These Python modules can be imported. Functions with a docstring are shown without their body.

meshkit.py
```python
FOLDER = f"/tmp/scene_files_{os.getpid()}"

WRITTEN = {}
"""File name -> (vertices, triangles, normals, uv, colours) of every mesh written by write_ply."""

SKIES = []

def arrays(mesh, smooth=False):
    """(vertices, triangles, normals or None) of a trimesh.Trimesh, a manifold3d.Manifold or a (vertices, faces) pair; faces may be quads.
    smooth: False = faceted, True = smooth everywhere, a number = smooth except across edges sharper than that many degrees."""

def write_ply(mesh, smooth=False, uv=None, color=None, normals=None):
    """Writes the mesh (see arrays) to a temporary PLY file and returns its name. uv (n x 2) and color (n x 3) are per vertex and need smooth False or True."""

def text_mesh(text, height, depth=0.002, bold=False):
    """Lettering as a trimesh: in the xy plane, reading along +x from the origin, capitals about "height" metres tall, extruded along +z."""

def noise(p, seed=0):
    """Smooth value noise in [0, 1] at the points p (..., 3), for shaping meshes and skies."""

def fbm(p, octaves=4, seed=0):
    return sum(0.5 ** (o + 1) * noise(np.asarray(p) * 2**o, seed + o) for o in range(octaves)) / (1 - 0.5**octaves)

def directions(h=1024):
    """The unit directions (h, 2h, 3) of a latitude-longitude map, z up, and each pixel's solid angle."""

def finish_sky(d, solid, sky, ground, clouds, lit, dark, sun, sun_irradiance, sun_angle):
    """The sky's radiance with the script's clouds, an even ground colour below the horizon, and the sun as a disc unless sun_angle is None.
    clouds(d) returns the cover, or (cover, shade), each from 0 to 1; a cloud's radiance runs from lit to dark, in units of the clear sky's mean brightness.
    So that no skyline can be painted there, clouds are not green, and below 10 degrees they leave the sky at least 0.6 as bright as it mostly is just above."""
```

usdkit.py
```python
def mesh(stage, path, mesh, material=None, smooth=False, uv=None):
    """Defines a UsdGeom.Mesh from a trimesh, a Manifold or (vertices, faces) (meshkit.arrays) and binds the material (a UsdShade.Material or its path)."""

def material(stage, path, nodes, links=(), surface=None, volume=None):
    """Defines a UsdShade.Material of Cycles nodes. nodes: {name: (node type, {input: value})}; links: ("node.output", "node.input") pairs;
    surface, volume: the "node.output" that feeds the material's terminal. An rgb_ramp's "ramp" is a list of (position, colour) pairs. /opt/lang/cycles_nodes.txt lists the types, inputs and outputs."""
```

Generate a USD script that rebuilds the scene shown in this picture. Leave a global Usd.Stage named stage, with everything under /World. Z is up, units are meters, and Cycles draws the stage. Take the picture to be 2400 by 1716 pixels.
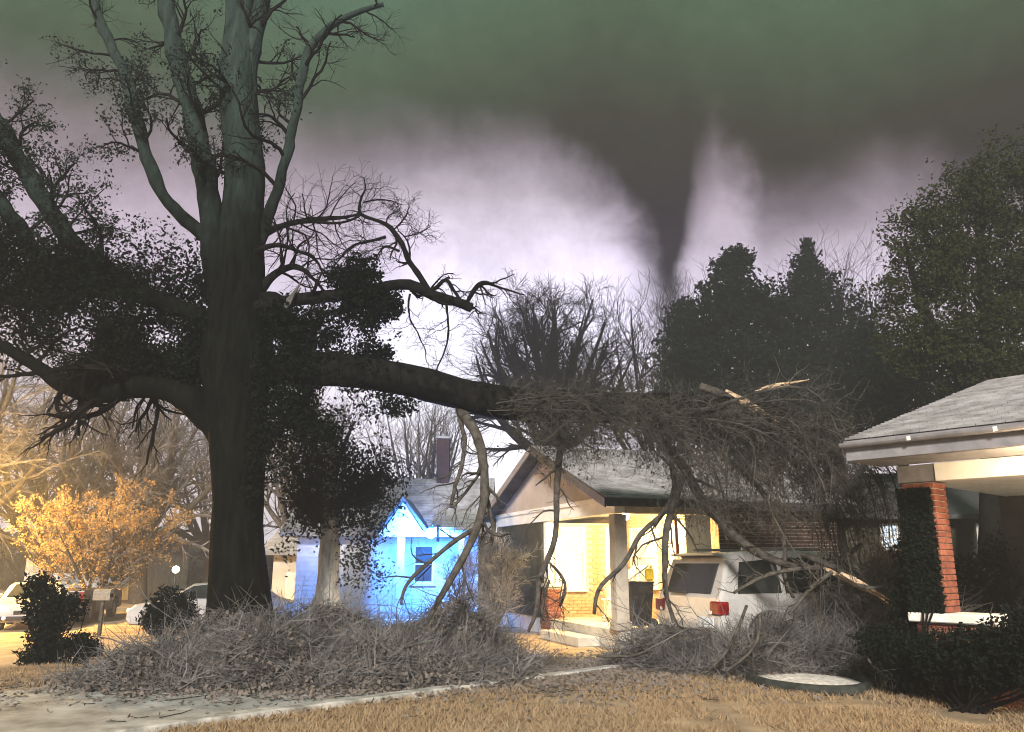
import math, random
import numpy as np, trimesh, usdkit, meshkit
from shapely.geometry import Polygon
from pxr import Usd, UsdGeom, UsdLux, UsdShade, Gf, Sdf, Vt

random.seed(7)
stage = Usd.Stage.CreateInMemory()
UsdGeom.SetStageUpAxis(stage, 'Z'); UsdGeom.SetStageMetersPerUnit(stage, 1.0)
UsdGeom.Xform.Define(stage, '/World'); UsdGeom.Scope.Define(stage, '/World/Looks')

# ------------------------------------------------------------------ camera
F, PITCH, EYE = 1900.0, math.radians(13.6), 1.6      # focal length in px of a 2400 px wide picture
CP, SP = math.cos(PITCH), math.sin(PITCH)
cam = UsdGeom.Camera.Define(stage, '/World/camera')
cam.CreateHorizontalApertureAttr(36.0); cam.CreateFocalLengthAttr(36.0 * F / 2400)
cam.CreateExposureAttr(0.75)
xf = UsdGeom.Xformable(cam)
xf.AddTranslateOp().Set(Gf.Vec3d(0, 0, EYE)); xf.AddRotateXOp().Set(90 + math.degrees(PITCH))
cam.GetPrim().SetCustomDataByKey('kind', 'structure')

def ray(px, py):
    u, v = (px - 1200) / F, (858 - py) / F
    return np.array([u, CP - v * SP, SP + v * CP])
def P(px, py, Y):
    d = ray(px, py); return np.array([0, 0, EYE]) + d * (Y / d[1])
def G(px, py, z=0.0):
    d = ray(px, py); return np.array([0, 0, EYE]) + d * ((z - EYE) / d[2])
def srgb(r, g, b):
    c = np.array([r, g, b]) / 255.0
    return tuple(np.where(c < 0.04045, c / 12.92, ((c + 0.055) / 1.055) ** 2.4))

# ------------------------------------------------------------------ sky (storm night: dark cloud deck, glow under it, funnel)
FRONT_DIR = np.array([-0.10, -0.86, 0.40]); FRONT_DIR /= np.linalg.norm(FRONT_DIR)
SUN_EL, SUN_ROT = math.asin(FRONT_DIR[2]), math.atan2(FRONT_DIR[0], FRONT_DIR[1])
def deg01(a, lo=-40.0, hi=40.0): return (a - lo) / (hi - lo)
top_pts = [(-40, 26), (-28, 26.5), (-16, 27.0), (-4, 27.2), (1, 26.9), (3.4, 26.2), (5.4, 25.2), (7.6, 22.8), (9.4, 19.6), (10.9, 16.5), (11.9, 15.2),
           (12.5, 17.5), (13.1, 21.0), (14.0, 24.2), (15.6, 26.6), (17.2, 24.6), (18.6, 21.6), (23, 21.9), (26, 22.9), (30, 21), (40, 18)]
top_ramp = [(deg01(a), (e / 40.0,) * 3) for a, e in top_pts]
skyn = {
    'tc': ('texture_coordinate', {}), 'sep': ('separate_xyz', {}),
    'az': ('math', {'math_type': 'arctan2'}), 'azd': ('math', {'math_type': 'multiply', 'value2': 180 / math.pi}),
    'el': ('math', {'math_type': 'arcsine'}), 'eld': ('math', {'math_type': 'multiply', 'value2': 180 / math.pi}),
    'n1': ('noise_texture', {'scale': 5.0, 'detail': 5.0, 'roughness': 0.55, 'distortion': 0.6}),
    'n2': ('noise_texture', {'scale': 2.2, 'detail': 4.0, 'roughness': 0.55, 'distortion': 0.4}),
    'n3': ('noise_texture', {'scale': 11.0, 'detail': 5.0, 'roughness': 0.55, 'distortion': 0.2}),
    'n1c': ('map_range', {'from_min': 0.25, 'from_max': 0.75, 'to_min': -1.0, 'to_max': 1.0}),
    # azimuth wobbled by noise so that the edges of the cloud are ragged
    'azw': ('math', {'math_type': 'multiply_add', 'value2': 0.8}),
    'azm': ('map_range', {'from_min': -40.0, 'from_max': 40.0, 'to_min': 0.0, 'to_max': 1.0, 'clamp': True}),
    'top': ('rgb_ramp', {'ramp': top_ramp}), 'topb': ('rgb_to_bw', {}), 'topd': ('math', {'math_type': 'multiply', 'value2': 40.0}),
    'elw': ('math', {'math_type': 'multiply_add', 'value2': 1.1}),
    'dif': ('math', {'math_type': 'subtract'}),
    'lit': ('map_range', {'range_type': 'smoothstep', 'from_min': -5.0, 'from_max': 4.2, 'to_min': 0.0, 'to_max': 1.0, 'clamp': True}),
    # glow: brighter low down, lilac; dimmer and greyer away from its centre
    'glow': ('rgb_ramp', {'ramp': [(0.0, srgb(238, 232, 238)), (0.30, srgb(238, 236, 252)), (0.42, srgb(226, 222, 244)), (0.54, srgb(198, 188, 206)), (0.64, srgb(168, 157, 169)), (1.0, srgb(128, 118, 126))]}),
    'elm': ('map_range', {'from_min': 0.0, 'from_max': 40.0, 'to_min': 0.0, 'to_max': 1.0, 'clamp': True}),
    'aza': ('math', {'math_type': 'absolute'}),
    'fall': ('rgb_ramp', {'ramp': [(0.0, (0.95, 0.95, 0.95)), (0.03, (1, 1, 1)), (0.05, (0.95, 0.93, 0.95)), (0.075, (0.72, 0.68, 0.68)), (0.16, (0.66, 0.61, 0.60)), (0.30, (0.55, 0.48, 0.46)), (0.6, (0.2, 0.19, 0.19)), (1.0, (0.12, 0.12, 0.12))]}),
    'azf': ('math', {'math_type': 'add', 'value2': 0.0}), 'azf2': ('math', {'math_type': 'absolute'}),
    'fm': ('map_range', {'from_min': 0.0, 'from_max': 180.0, 'to_min': 0.0, 'to_max': 1.0, 'clamp': True}),
    'gf': ('mix', {'mix_type': 'multiply', 'fac': 1.0}),
    'gn': ('map_range', {'from_min': 0.3, 'from_max': 0.7, 'to_min': 0.82, 'to_max': 1.12}),
    'gnn': ('mix', {'mix_type': 'multiply', 'fac': 1.0}),
    # the unlit deck: dark olive and purple just over the glow, dull green higher up
    'deck': ('rgb_ramp', {'ramp': [(0.0, srgb(46, 36, 46)), (0.30, srgb(30, 18, 34)), (0.40, srgb(36, 28, 30)), (0.48, srgb(46, 43, 32)), (0.57, srgb(60, 74, 54)), (0.66, srgb(70, 94, 75)), (1.0, srgb(70, 100, 90))]}),
    'dn': ('math', {'math_type': 'multiply_add', 'value2': 11.0}), 'dsh': ('math', {'math_type': 'multiply_add', 'value2': 0.13}),
    'dm': ('map_range', {'from_min': 0.0, 'from_max': 75.0, 'to_min': 0.0, 'to_max': 1.0, 'clamp': True}),
    'az3': ('math', {'math_type': 'subtract', 'value2': 7.0}), 'az3a': ('math', {'math_type': 'absolute'}),
    'n4': ('noise_texture', {'scale': 26.0, 'detail': 8.0, 'roughness': 0.75}), 'n4r': ('map_range', {'from_min': 0.3, 'from_max': 0.7, 'to_min': 0.86, 'to_max': 1.14}), 'n4m': ('mix', {'mix_type': 'multiply', 'fac': 1.0}),
    'mixc': ('mix', {}),
    'sky': ('sky_texture', {'sky_type': 'single_scattering', 'sun_disc': False, 'sun_elevation': SUN_EL, 'sun_rotation': SUN_ROT}),
    'skys': ('mix', {'mix_type': 'multiply', 'fac': 1.0, 'color2': (0.012, 0.012, 0.012)}),
    'ten': ('mix', {'mix_type': 'multiply', 'fac': 1.0, 'color2': (10.0, 10.0, 10.0)}),
    'sum': ('mix', {'mix_type': 'add', 'fac': 1.0}),
    'bg': ('background_shader', {'strength': 0.1}),
}
skyl = [('tc.generated', 'sep.vector'), ('sep.x', 'az.value1'), ('sep.y', 'az.value2'), ('az.value', 'azd.value1'), ('sep.z', 'el.value1'), ('el.value', 'eld.value1'),
        ('tc.generated', 'n1.vector'), ('tc.generated', 'n2.vector'), ('tc.generated', 'n3.vector'), ('n3.fac', 'n1c.value'),
        ('n1c.result', 'azw.value1'), ('azd.value', 'azw.value3'), ('azw.value', 'azm.value'), ('azm.result', 'top.fac'), ('top.color', 'topb.color'), ('topb.val', 'topd.value1'),
        ('n1c.result', 'elw.value1'), ('eld.value', 'elw.value3'), ('topd.value', 'dif.value1'), ('elw.value', 'dif.value2'), ('dif.value', 'lit.value'),
        ('eld.value', 'elm.value'), ('elm.result', 'glow.fac'), ('azd.value', 'azf.value1'), ('azf.value', 'azf2.value1'), ('azf2.value', 'fm.value'), ('fm.result', 'fall.fac'),
        ('glow.color', 'gf.color1'), ('fall.color', 'gf.color2'), ('gf.color', 'gnn.color1'), ('n1.fac', 'gn.value'), ('gn.result', 'gnn.color2'),
        ('azd.value', 'az3.value1'), ('az3.value', 'az3a.value1'), ('az3a.value', 'dsh.value1'), ('eld.value', 'dsh.value3'),
        ('n2.fac', 'dn.value1'), ('dsh.value', 'dn.value3'), ('dn.value', 'dm.value'), ('dm.result', 'deck.fac'),
        ('lit.result', 'mixc.fac'), ('deck.color', 'mixc.color1'), ('gnn.color', 'mixc.color2'),
        ('tc.generated', 'n4.vector'), ('n4.fac', 'n4r.value'), ('n4r.result', 'n4m.color2'), ('mixc.color', 'n4m.color1'), ('n4m.color', 'ten.color1'), ('sky.color', 'skys.color1'), ('ten.color', 'sum.color1'), ('skys.color', 'sum.color2'), ('sum.color', 'bg.color')]
skym = usdkit.material(stage, '/World/Looks/storm_sky', skyn, skyl, surface='bg.background')
dome = UsdLux.DomeLight.Define(stage, '/World/sky')
UsdShade.MaterialBindingAPI.Apply(dome.GetPrim()).Bind(skym)
dome.GetPrim().SetCustomDataByKey('kind', 'structure')
front_light = UsdLux.DistantLight.Define(stage, '/World/added_front_light')  # added frontal light, stands in for lamps behind the camera
front_light.CreateIntensityAttr(1.2); front_light.CreateAngleAttr(8.0); front_light.CreateNormalizeAttr(True); front_light.CreateColorAttr(Gf.Vec3f(1.0, 0.93, 0.86))
yaw = math.atan2(FRONT_DIR[1], FRONT_DIR[0])
mx = UsdGeom.Xformable(front_light)
mx.AddRotateZOp().Set(math.degrees(yaw) + 90); mx.AddRotateXOp().Set(math.degrees(math.acos(FRONT_DIR[2])))
front_light.GetPrim().SetCustomDataByKey('kind', 'structure')

# ------------------------------------------------------------------ helpers
used = {}
def numbered(parent, name):
    k = (str(parent), name); n = used.get(k, 0); used[k] = n + 1
    return name if n == 0 else f'{name}_{n:03d}'
def tag(prim, label=None, cat=None, group=None, kind=None):
    for k, v in (('label', label), ('category', cat), ('group', group), ('kind', kind)):
        if v: prim.SetCustomDataByKey(k, v)
ORIGIN = {}
def thing(name, label, cat, loc=(0, 0, 0), group=None):
    path = '/World/' + numbered('/World', name)
    x = UsdGeom.Xform.Define(stage, path); x.AddTranslateOp().Set(Gf.Vec3d(*map(float, loc)))
    ORIGIN[path] = np.array(loc, float); tag(x.GetPrim(), label, cat, group)
    return path
def arr(m):
    if isinstance(m, (list, tuple)) and len(m) and not isinstance(m[0], np.ndarray):
        m = join(m)
    if isinstance(m, trimesh.Trimesh): return np.array(m.vertices), np.array(m.faces)
    if hasattr(m, 'to_mesh'):
        v, f, _ = meshkit.arrays(m); return v, f
    return np.asarray(m[0], float), np.asarray(m[1], int)
def join(ms):
    vs, fs, n = [], [], 0
    for m in ms:
        v, f = arr(m); vs.append(v); fs.append(f + n); n += len(v)
    return np.vstack(vs), np.vstack(fs)
def part(name, m, mat, parent=None, smooth=False, label=None, kind=None):
    """a mesh given in world coordinates, as a child of a thing or part (or top-level)"""
    parent = parent or '/World'
    path = parent + '/' + numbered(parent, name)
    top = '/' + '/'.join(path.split('/')[1:3])
    v, f = arr(m)
    o = ORIGIN.get(top)
    if o is not None: v = v - o
    p = usdkit.mesh(stage, path, (v, f), M[mat], smooth=smooth)
    tag(p.GetPrim(), label=label, kind=kind)
    return path
def single(name, m, mat, label=None, cat=None, group=None, kind=None, smooth=False):
    path = part(name, m, mat, None, smooth); tag(stage.GetPrimAtPath(path), label, cat, group, kind)
    return path

def box(c, s, rz=0.0, bev=0.0):
    """box with centre c, size s, turned by rz; bev chamfers all edges"""
    if bev:
        a = np.array(s) / 2; pts = []
        for k in range(3):
            for sx in (-1, 1):
                for sy in (-1, 1):
                    for sz in (-1, 1):
                        p = (a - bev); p[k] = a[k]; pts.append(p * (sx, sy, sz))
        m = trimesh.convex.convex_hull(np.array(pts)); v, f = np.array(m.vertices), np.array(m.faces)
    else:
        m = trimesh.creation.box(s); v, f = np.array(m.vertices), np.array(m.faces)
    if rz:
        cz, sz = math.cos(rz), math.sin(rz); v = v @ np.array([[cz, sz, 0], [-sz, cz, 0], [0, 0, 1]])
    return v + np.asarray(c, float), f
class Frame:
    """a local frame: origin, x axis u, y axis w (both horizontal), z up"""
    def __init__(s, o, u):
        u = np.array([u[0], u[1], 0.0]); u /= np.linalg.norm(u)
        s.o, s.u, s.w = np.array(o, float), u, np.array([-u[1], u[0], 0.0])
        s.rz = math.atan2(u[1], u[0])
    def p(s, a, b, c): return s.o + a * s.u + b * s.w + np.array([0, 0, c])
    def box(s, lo, hi, bev=0.0):
        lo, hi = np.array(lo, float), np.array(hi, float); c = (lo + hi) / 2
        return box(s.p(*c), hi - lo, s.rz, bev)
    def mesh(s, v, f):
        v = np.asarray(v, float); return s.o + v[:, :1] * s.u + v[:, 1:2] * s.w + v[:, 2:] * np.array([0, 0, 1]), np.asarray(f)
    def prism(s, poly, axis, a, b):
        """poly in the plane across axis ('x': (y,z), 'y': (x,z), 'z': (x,y)), extruded from a to b"""
        m = trimesh.creation.extrude_polygon(Polygon(poly), b - a, engine='earcut'); q = np.array(m.vertices)
        q[:, 2] += a; f = np.array(m.faces)
        if axis == 'x': q = q[:, [2, 0, 1]]
        elif axis == 'y': q = q[:, [0, 2, 1]]; f = f[:, ::-1]
        return s.mesh(q, f)

def tubes(Pt, R, k=4):
    """(N,n,3) lines with (N,n) radii -> one mesh"""
    Pt = np.asarray(Pt, float); R = np.asarray(R, float); N, n, _ = Pt.shape
    T = np.gradient(Pt, axis=1); T /= np.maximum(np.linalg.norm(T, axis=2, keepdims=True), 1e-9)
    D = Pt[:, -1] - Pt[:, 0]; ref = np.zeros((N, 3)); ref[np.arange(N), np.argmin(np.abs(D), axis=1)] = 1
    U = np.cross(T, ref[:, None]); U /= np.maximum(np.linalg.norm(U, axis=2, keepdims=True), 1e-9); V = np.cross(T, U)
    a = np.arange(k) * 2 * np.pi / k
    ring = Pt[:, :, None] + R[:, :, None, None] * (np.cos(a)[:, None] * U[:, :, None] + np.sin(a)[:, None] * V[:, :, None])
    idx = np.arange(N * n * k).reshape(N, n, k); A, B = idx[:, :-1], idx[:, 1:]
    A2, B2 = np.roll(A, -1, 2), np.roll(B, -1, 2)
    f = np.concatenate([np.stack([A, A2, B2], -1).reshape(-1, 3), np.stack([A, B2, B], -1).reshape(-1, 3)])
    return ring.reshape(-1, 3), f
def spline(pts, n):
    pts = np.asarray(pts, float); m = len(pts)
    if m == 2: return pts[0] + np.linspace(0, 1, n)[:, None] * (pts[1] - pts[0])
    from scipy.interpolate import PchipInterpolator, CubicSpline
    d = np.concatenate([[0], np.cumsum(np.maximum(np.linalg.norm(np.diff(pts[:, :3], axis=0), axis=1), 1e-6))])
    return CubicSpline(d, pts, bc_type='natural')(np.linspace(0, d[-1], n)) if m > 2 else pts
def limb(pix, Y, n=24):
    """pixel path [(px,py,width px[,Y])] -> (n,3) points and (n,) radii"""
    q = []
    for r in pix:
        y = r[3] if len(r) > 3 else Y
        p = P(r[0], r[1], y); d = ray(r[0], r[1]); depth = y / d[1]
        q.append([*p, r[2] / 2 * depth / F])
    s = spline(q, n)
    return s[:, :3], np.maximum(s[:, 3], 0.004)
def grow(rng, Pt, R, m, t0, t1, ang, length, n, wob, trop, r_ratio, taper=0.35, jitter=0.5, rmin=0.0025):
    """children of lines (N,n0,3): m per parent"""
    N, n0, _ = Pt.shape; C = N * m; pi = np.repeat(np.arange(N), m)
    t = t0 + (t1 - t0) * ((np.tile(np.arange(m), N) + rng.random(C)) / m)
    x = t * (n0 - 1); i = np.clip(x.astype(int), 0, n0 - 2); fr = (x - i)[:, None]
    start = Pt[pi, i] * (1 - fr) + Pt[pi, i + 1] * fr; rad = R[pi, i] * (1 - fr[:, 0]) + R[pi, i + 1] * fr[:, 0]
    tan = Pt[pi, i + 1] - Pt[pi, i]; tan /= np.maximum(np.linalg.norm(tan, axis=1, keepdims=True), 1e-9)
    rv = rng.normal(size=(C, 3)); side = rv - (rv * tan).sum(1, keepdims=True) * tan; side /= np.linalg.norm(side, axis=1, keepdims=True)
    a = np.radians(ang) * (1 + jitter * (rng.random(C) - 0.5))
    d = np.cos(a)[:, None] * tan + np.sin(a)[:, None] * side
    plen = np.linalg.norm(np.diff(Pt, axis=1), axis=2).sum(1)[pi]
    L = (length if length > 0 else -length * plen) * (0.55 + 0.75 * rng.random(C)) * (1.15 - 0.5 * t)
    step = (L / (n - 1))[:, None]; out = np.empty((C, n, 3)); out[:, 0] = start; p = start.copy()
    for j in range(1, n):
        d = d + wob * rng.normal(size=(C, 3)) + np.asarray(trop) / (n - 1); d /= np.linalg.norm(d, axis=1, keepdims=True)
        p = p + d * step; out[:, j] = p
    r0 = np.maximum(rad * r_ratio * (0.8 + 0.4 * rng.random(C)), rmin)
    return out, np.maximum(r0[:, None] * np.linspace(1, taper, n)[None], rmin * 0.7)
def leaves(rng, pts, size, aspect=0.55, up=0.0):
    """one folded leaf (two triangles) at each point"""
    N = len(pts); a = rng.normal(size=(N, 3)); a[:, 2] *= (1 - up); a /= np.linalg.norm(a, axis=1, keepdims=True)
    b = np.cross(a, rng.normal(size=(N, 3))); b /= np.linalg.norm(b, axis=1, keepdims=True); c = np.cross(a, b)
    s = size * (0.6 + 0.8 * rng.random(N))[:, None]
    v = np.stack([pts - a * s / 2, pts + b * s * aspect / 2 + c * s * 0.1, pts + a * s / 2, pts - b * s * aspect / 2 + c * s * 0.1], 1).reshape(-1, 3)
    i = np.arange(N)[:, None] * 4
    return v, np.concatenate([i + [0, 1, 2], i + [0, 2, 3]])
def blob_points(rng, blobs, Y, per=1.0, depth=1.0, ragged=0.35, clump=0.0):
    """points filling pixel blobs (px,py,rx,ry,count[,Y]) to a depth about as large as their width, with a ragged outline"""
    out = []
    for b in blobs:
        y = b[5] if len(b) > 5 else Y
        n = int(b[4] * per); c = P(b[0], b[1], y); s = (y / ray(b[0], b[1])[1]) / F
        d = rng.normal(size=(n, 3)); d /= np.linalg.norm(d, axis=1, keepdims=True)
        r = rng.random(n) ** 0.42
        r = r * (1 - ragged + 2 * ragged * meshkit.noise(d * 3.1 + np.array([b[0], b[1], 0]) * 0.37, 3))
        q = d * r[:, None] * np.array([b[2] * s, (b[2] + b[3]) / 2 * s * depth, b[3] * s])
        q = c + q
        if clump: q = q[meshkit.fbm(q * 1.7, 3, 17) > 0.30 + clump * rng.random(len(q))]
        out.append(q)
    return np.vstack(out)

# ------------------------------------------------------------------ materials
M = {}
def mat(name, c1, c2=None, scale=8.0, detail=4.0, rough=0.85, bump=0.0, bdist=0.02, stretch=None, spec=0.3, metallic=0.0, lo=0.35, hi=0.65, vary=0.0, extra=None):
    c2 = c1 if c2 is None else c2
    n = {'g': ('geometry', {}), 'mp': ('mapping', {'scale': stretch or (1, 1, 1)}), 'n': ('noise_texture', {'scale': scale, 'detail': detail, 'roughness': 0.6}),
         'r': ('rgb_ramp', {'ramp': [(lo, c1), (hi, c2)]}), 'p': ('principled_bsdf', {'roughness': rough, 'specular_ior_level': spec, 'metallic': metallic})}
    l = [('g.position', 'mp.vector'), ('mp.vector', 'n.vector'), ('n.fac', 'r.fac')]
    col = 'r.color'
    if vary:
        n['v'] = ('map_range', {'from_min': 0.0, 'from_max': 1.0, 'to_min': 1 - vary, 'to_max': 1 + vary})
        n['vm'] = ('mix', {'mix_type': 'multiply', 'fac': 1.0})
        l += [('g.random_per_island', 'v.value'), (col, 'vm.color1'), ('v.result', 'vm.color2')]; col = 'vm.color'
    l.append((col, 'p.base_color'))
    if bump:
        n['b'] = ('bump', {'strength': bump, 'distance': bdist}); l += [('n.fac', 'b.height'), ('b.normal', 'p.normal')]
    M[name] = usdkit.material(stage, '/World/Looks/' + name, n, l, surface='p.BSDF')
def leafmat(name, c1, c2, tr=0.25, vary=0.5):
    n = {'g': ('geometry', {}), 'r': ('rgb_ramp', {'ramp': [(0.0, c1), (1.0, c2)]}), 'p': ('principled_bsdf', {'roughness': 0.85, 'specular_ior_level': 0.06}),
         't': ('translucent_bsdf', {}), 'm': ('mix_closure', {'fac': tr})}
    M[name] = usdkit.material(stage, '/World/Looks/' + name, n, [('g.random_per_island', 'r.fac'), ('r.color', 'p.base_color'), ('r.color', 't.color'), ('p.BSDF', 'm.closure1'), ('t.BSDF', 'm.closure2')], surface='m.closure')
def emit(name, c, s):
    M[name] = usdkit.material(stage, '/World/Looks/' + name, {'e': ('emission', {'color': c, 'strength': s})}, [], surface='e.emission')
def pane(name, tint=(0.02, 0.02, 0.025), rough=0.05):
    n = {'f': ('fresnel', {'IOR': 1.5}), 'd': ('transparent_bsdf', {'color': tint}), 'g': ('glossy_bsdf', {'color': (0.8, 0.8, 0.8), 'roughness': rough}), 'm': ('mix_closure', {})}
    M[name] = usdkit.material(stage, '/World/Looks/' + name, n, [('f.fac', 'm.fac'), ('d.BSDF', 'm.closure1'), ('g.BSDF', 'm.closure2')], surface='m.closure')

mat('dry_grass_soil', (0.15, 0.105, 0.062), (0.42, 0.315, 0.20), scale=1.6, detail=9, bump=0.6, bdist=0.04, lo=0.3, hi=0.7)
leafmat('grass_blade', (0.29, 0.21, 0.125), (0.64, 0.515, 0.35), tr=0.2)
mat('driveway_concrete', (0.13, 0.125, 0.11), (0.44, 0.43, 0.40), scale=2.1, detail=12, bump=0.6, bdist=0.02, lo=0.3, hi=0.72)
mat('kerb_concrete', (0.18, 0.175, 0.155), (0.46, 0.44, 0.40), scale=5, detail=8, bump=0.3, bdist=0.01)
mat('street_asphalt', (0.17, 0.15, 0.11), (0.30, 0.27, 0.20), scale=2.2, detail=9, bump=0.2)
# bark of the big tree: dark low down, glare painted in pale high up
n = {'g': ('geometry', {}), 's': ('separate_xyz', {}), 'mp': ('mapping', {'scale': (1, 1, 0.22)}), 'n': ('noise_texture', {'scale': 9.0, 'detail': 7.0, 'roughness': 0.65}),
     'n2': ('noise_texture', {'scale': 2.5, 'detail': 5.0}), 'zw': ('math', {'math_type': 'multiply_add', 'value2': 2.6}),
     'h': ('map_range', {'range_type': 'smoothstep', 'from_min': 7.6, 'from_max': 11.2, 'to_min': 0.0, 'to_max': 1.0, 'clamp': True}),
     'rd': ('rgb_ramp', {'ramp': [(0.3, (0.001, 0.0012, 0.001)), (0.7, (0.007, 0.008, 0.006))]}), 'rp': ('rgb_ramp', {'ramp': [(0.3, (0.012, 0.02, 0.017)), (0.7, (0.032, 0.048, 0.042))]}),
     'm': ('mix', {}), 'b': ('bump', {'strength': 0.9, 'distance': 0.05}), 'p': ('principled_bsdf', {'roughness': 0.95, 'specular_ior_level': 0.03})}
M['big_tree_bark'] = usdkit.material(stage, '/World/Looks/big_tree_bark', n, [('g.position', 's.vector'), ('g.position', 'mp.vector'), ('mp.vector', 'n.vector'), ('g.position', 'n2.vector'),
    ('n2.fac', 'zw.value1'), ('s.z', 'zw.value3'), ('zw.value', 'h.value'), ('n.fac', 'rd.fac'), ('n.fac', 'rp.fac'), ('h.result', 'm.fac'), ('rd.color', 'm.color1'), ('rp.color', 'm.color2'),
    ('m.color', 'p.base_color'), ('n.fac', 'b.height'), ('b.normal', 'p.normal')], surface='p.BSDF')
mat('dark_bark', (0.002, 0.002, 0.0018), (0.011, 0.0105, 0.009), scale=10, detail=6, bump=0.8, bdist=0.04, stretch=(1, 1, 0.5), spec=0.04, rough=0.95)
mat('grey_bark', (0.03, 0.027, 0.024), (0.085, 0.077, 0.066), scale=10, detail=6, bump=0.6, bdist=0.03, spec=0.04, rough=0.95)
mat('pale_bark', (0.20, 0.20, 0.19), (0.50, 0.49, 0.46), scale=5, detail=7, bump=0.6, bdist=0.03, stretch=(2, 2, 0.4), spec=0.04, rough=0.95)
mat('pale_twig', (0.22, 0.21, 0.205), (0.50, 0.48, 0.47), scale=2, vary=0.5, spec=0.04, rough=0.95)
mat('twig', (0.06, 0.056, 0.048), (0.19, 0.176, 0.15), scale=3, vary=0.55, spec=0.04, rough=0.95)
mat('debris_twig', (0.15, 0.143, 0.138), (0.46, 0.435, 0.42), scale=2, vary=0.65, spec=0.04, rough=0.95)
mat('dark_twig', (0.006, 0.005, 0.005), (0.016, 0.013, 0.012), scale=3, vary=0.3, spec=0.04, rough=0.95)
mat('split_wood', (0.36, 0.23, 0.13), (0.66, 0.50, 0.33), scale=14, detail=6, stretch=(0.4, 1, 1), bump=0.6)
leafmat('ivy_leaf', (0.006, 0.009, 0.006), (0.028, 0.031, 0.02))
leafmat('evergreen_leaf', (0.006, 0.010, 0.007), (0.024, 0.03, 0.021))
leafmat('magnolia_leaf', (0.02, 0.024, 0.018), (0.075, 0.075, 0.058))
leafmat('olive_leaf', (0.026, 0.031, 0.011), (0.042, 0.046, 0.02))
leafmat('upper_leaf', (0.022, 0.03, 0.024), (0.06, 0.075, 0.062), tr=0.4)
leafmat('golden_leaf', (0.34, 0.22, 0.09), (0.66, 0.48, 0.22), tr=0.35)
leafmat('dead_leaf_dark', (0.05, 0.045, 0.034), (0.20, 0.175, 0.14), tr=0.2)
leafmat('dead_leaf', (0.17, 0.145, 0.125), (0.72, 0.65, 0.61), tr=0.2)
mat('brick_red', (0.19, 0.058, 0.036), (0.34, 0.115, 0.066), scale=6, vary=0.3, bump=0.3, bdist=0.006)
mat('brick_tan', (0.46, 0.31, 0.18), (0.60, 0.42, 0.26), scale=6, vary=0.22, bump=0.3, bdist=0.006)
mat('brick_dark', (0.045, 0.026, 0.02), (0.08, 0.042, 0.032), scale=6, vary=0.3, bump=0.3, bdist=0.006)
mat('mortar', (0.36, 0.32, 0.27), (0.48, 0.43, 0.37), scale=20)
mat('white_paint', (0.66, 0.64, 0.58), (0.80, 0.78, 0.73), scale=3, detail=8, rough=0.55)
mat('dirty_white', (0.45, 0.42, 0.38), (0.66, 0.63, 0.58), scale=2.5, detail=8, rough=0.7)
mat('gable_siding', (0.36, 0.31, 0.27), (0.46, 0.40, 0.35), scale=2, detail=7, rough=0.8)
mat('porch_post', (0.30, 0.27, 0.22), (0.42, 0.38, 0.32), scale=4, detail=7)
mat('shingle', (0.30, 0.29, 0.285), (0.58, 0.57, 0.57), scale=3, vary=0.4, bump=0.4)
mat('dark_shingle', (0.10, 0.10, 0.10), (0.20, 0.19, 0.19), scale=3, vary=0.35, bump=0.4)
mat('dark_trim', (0.02, 0.02, 0.022), (0.05, 0.05, 0.05), rough=0.5)
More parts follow.
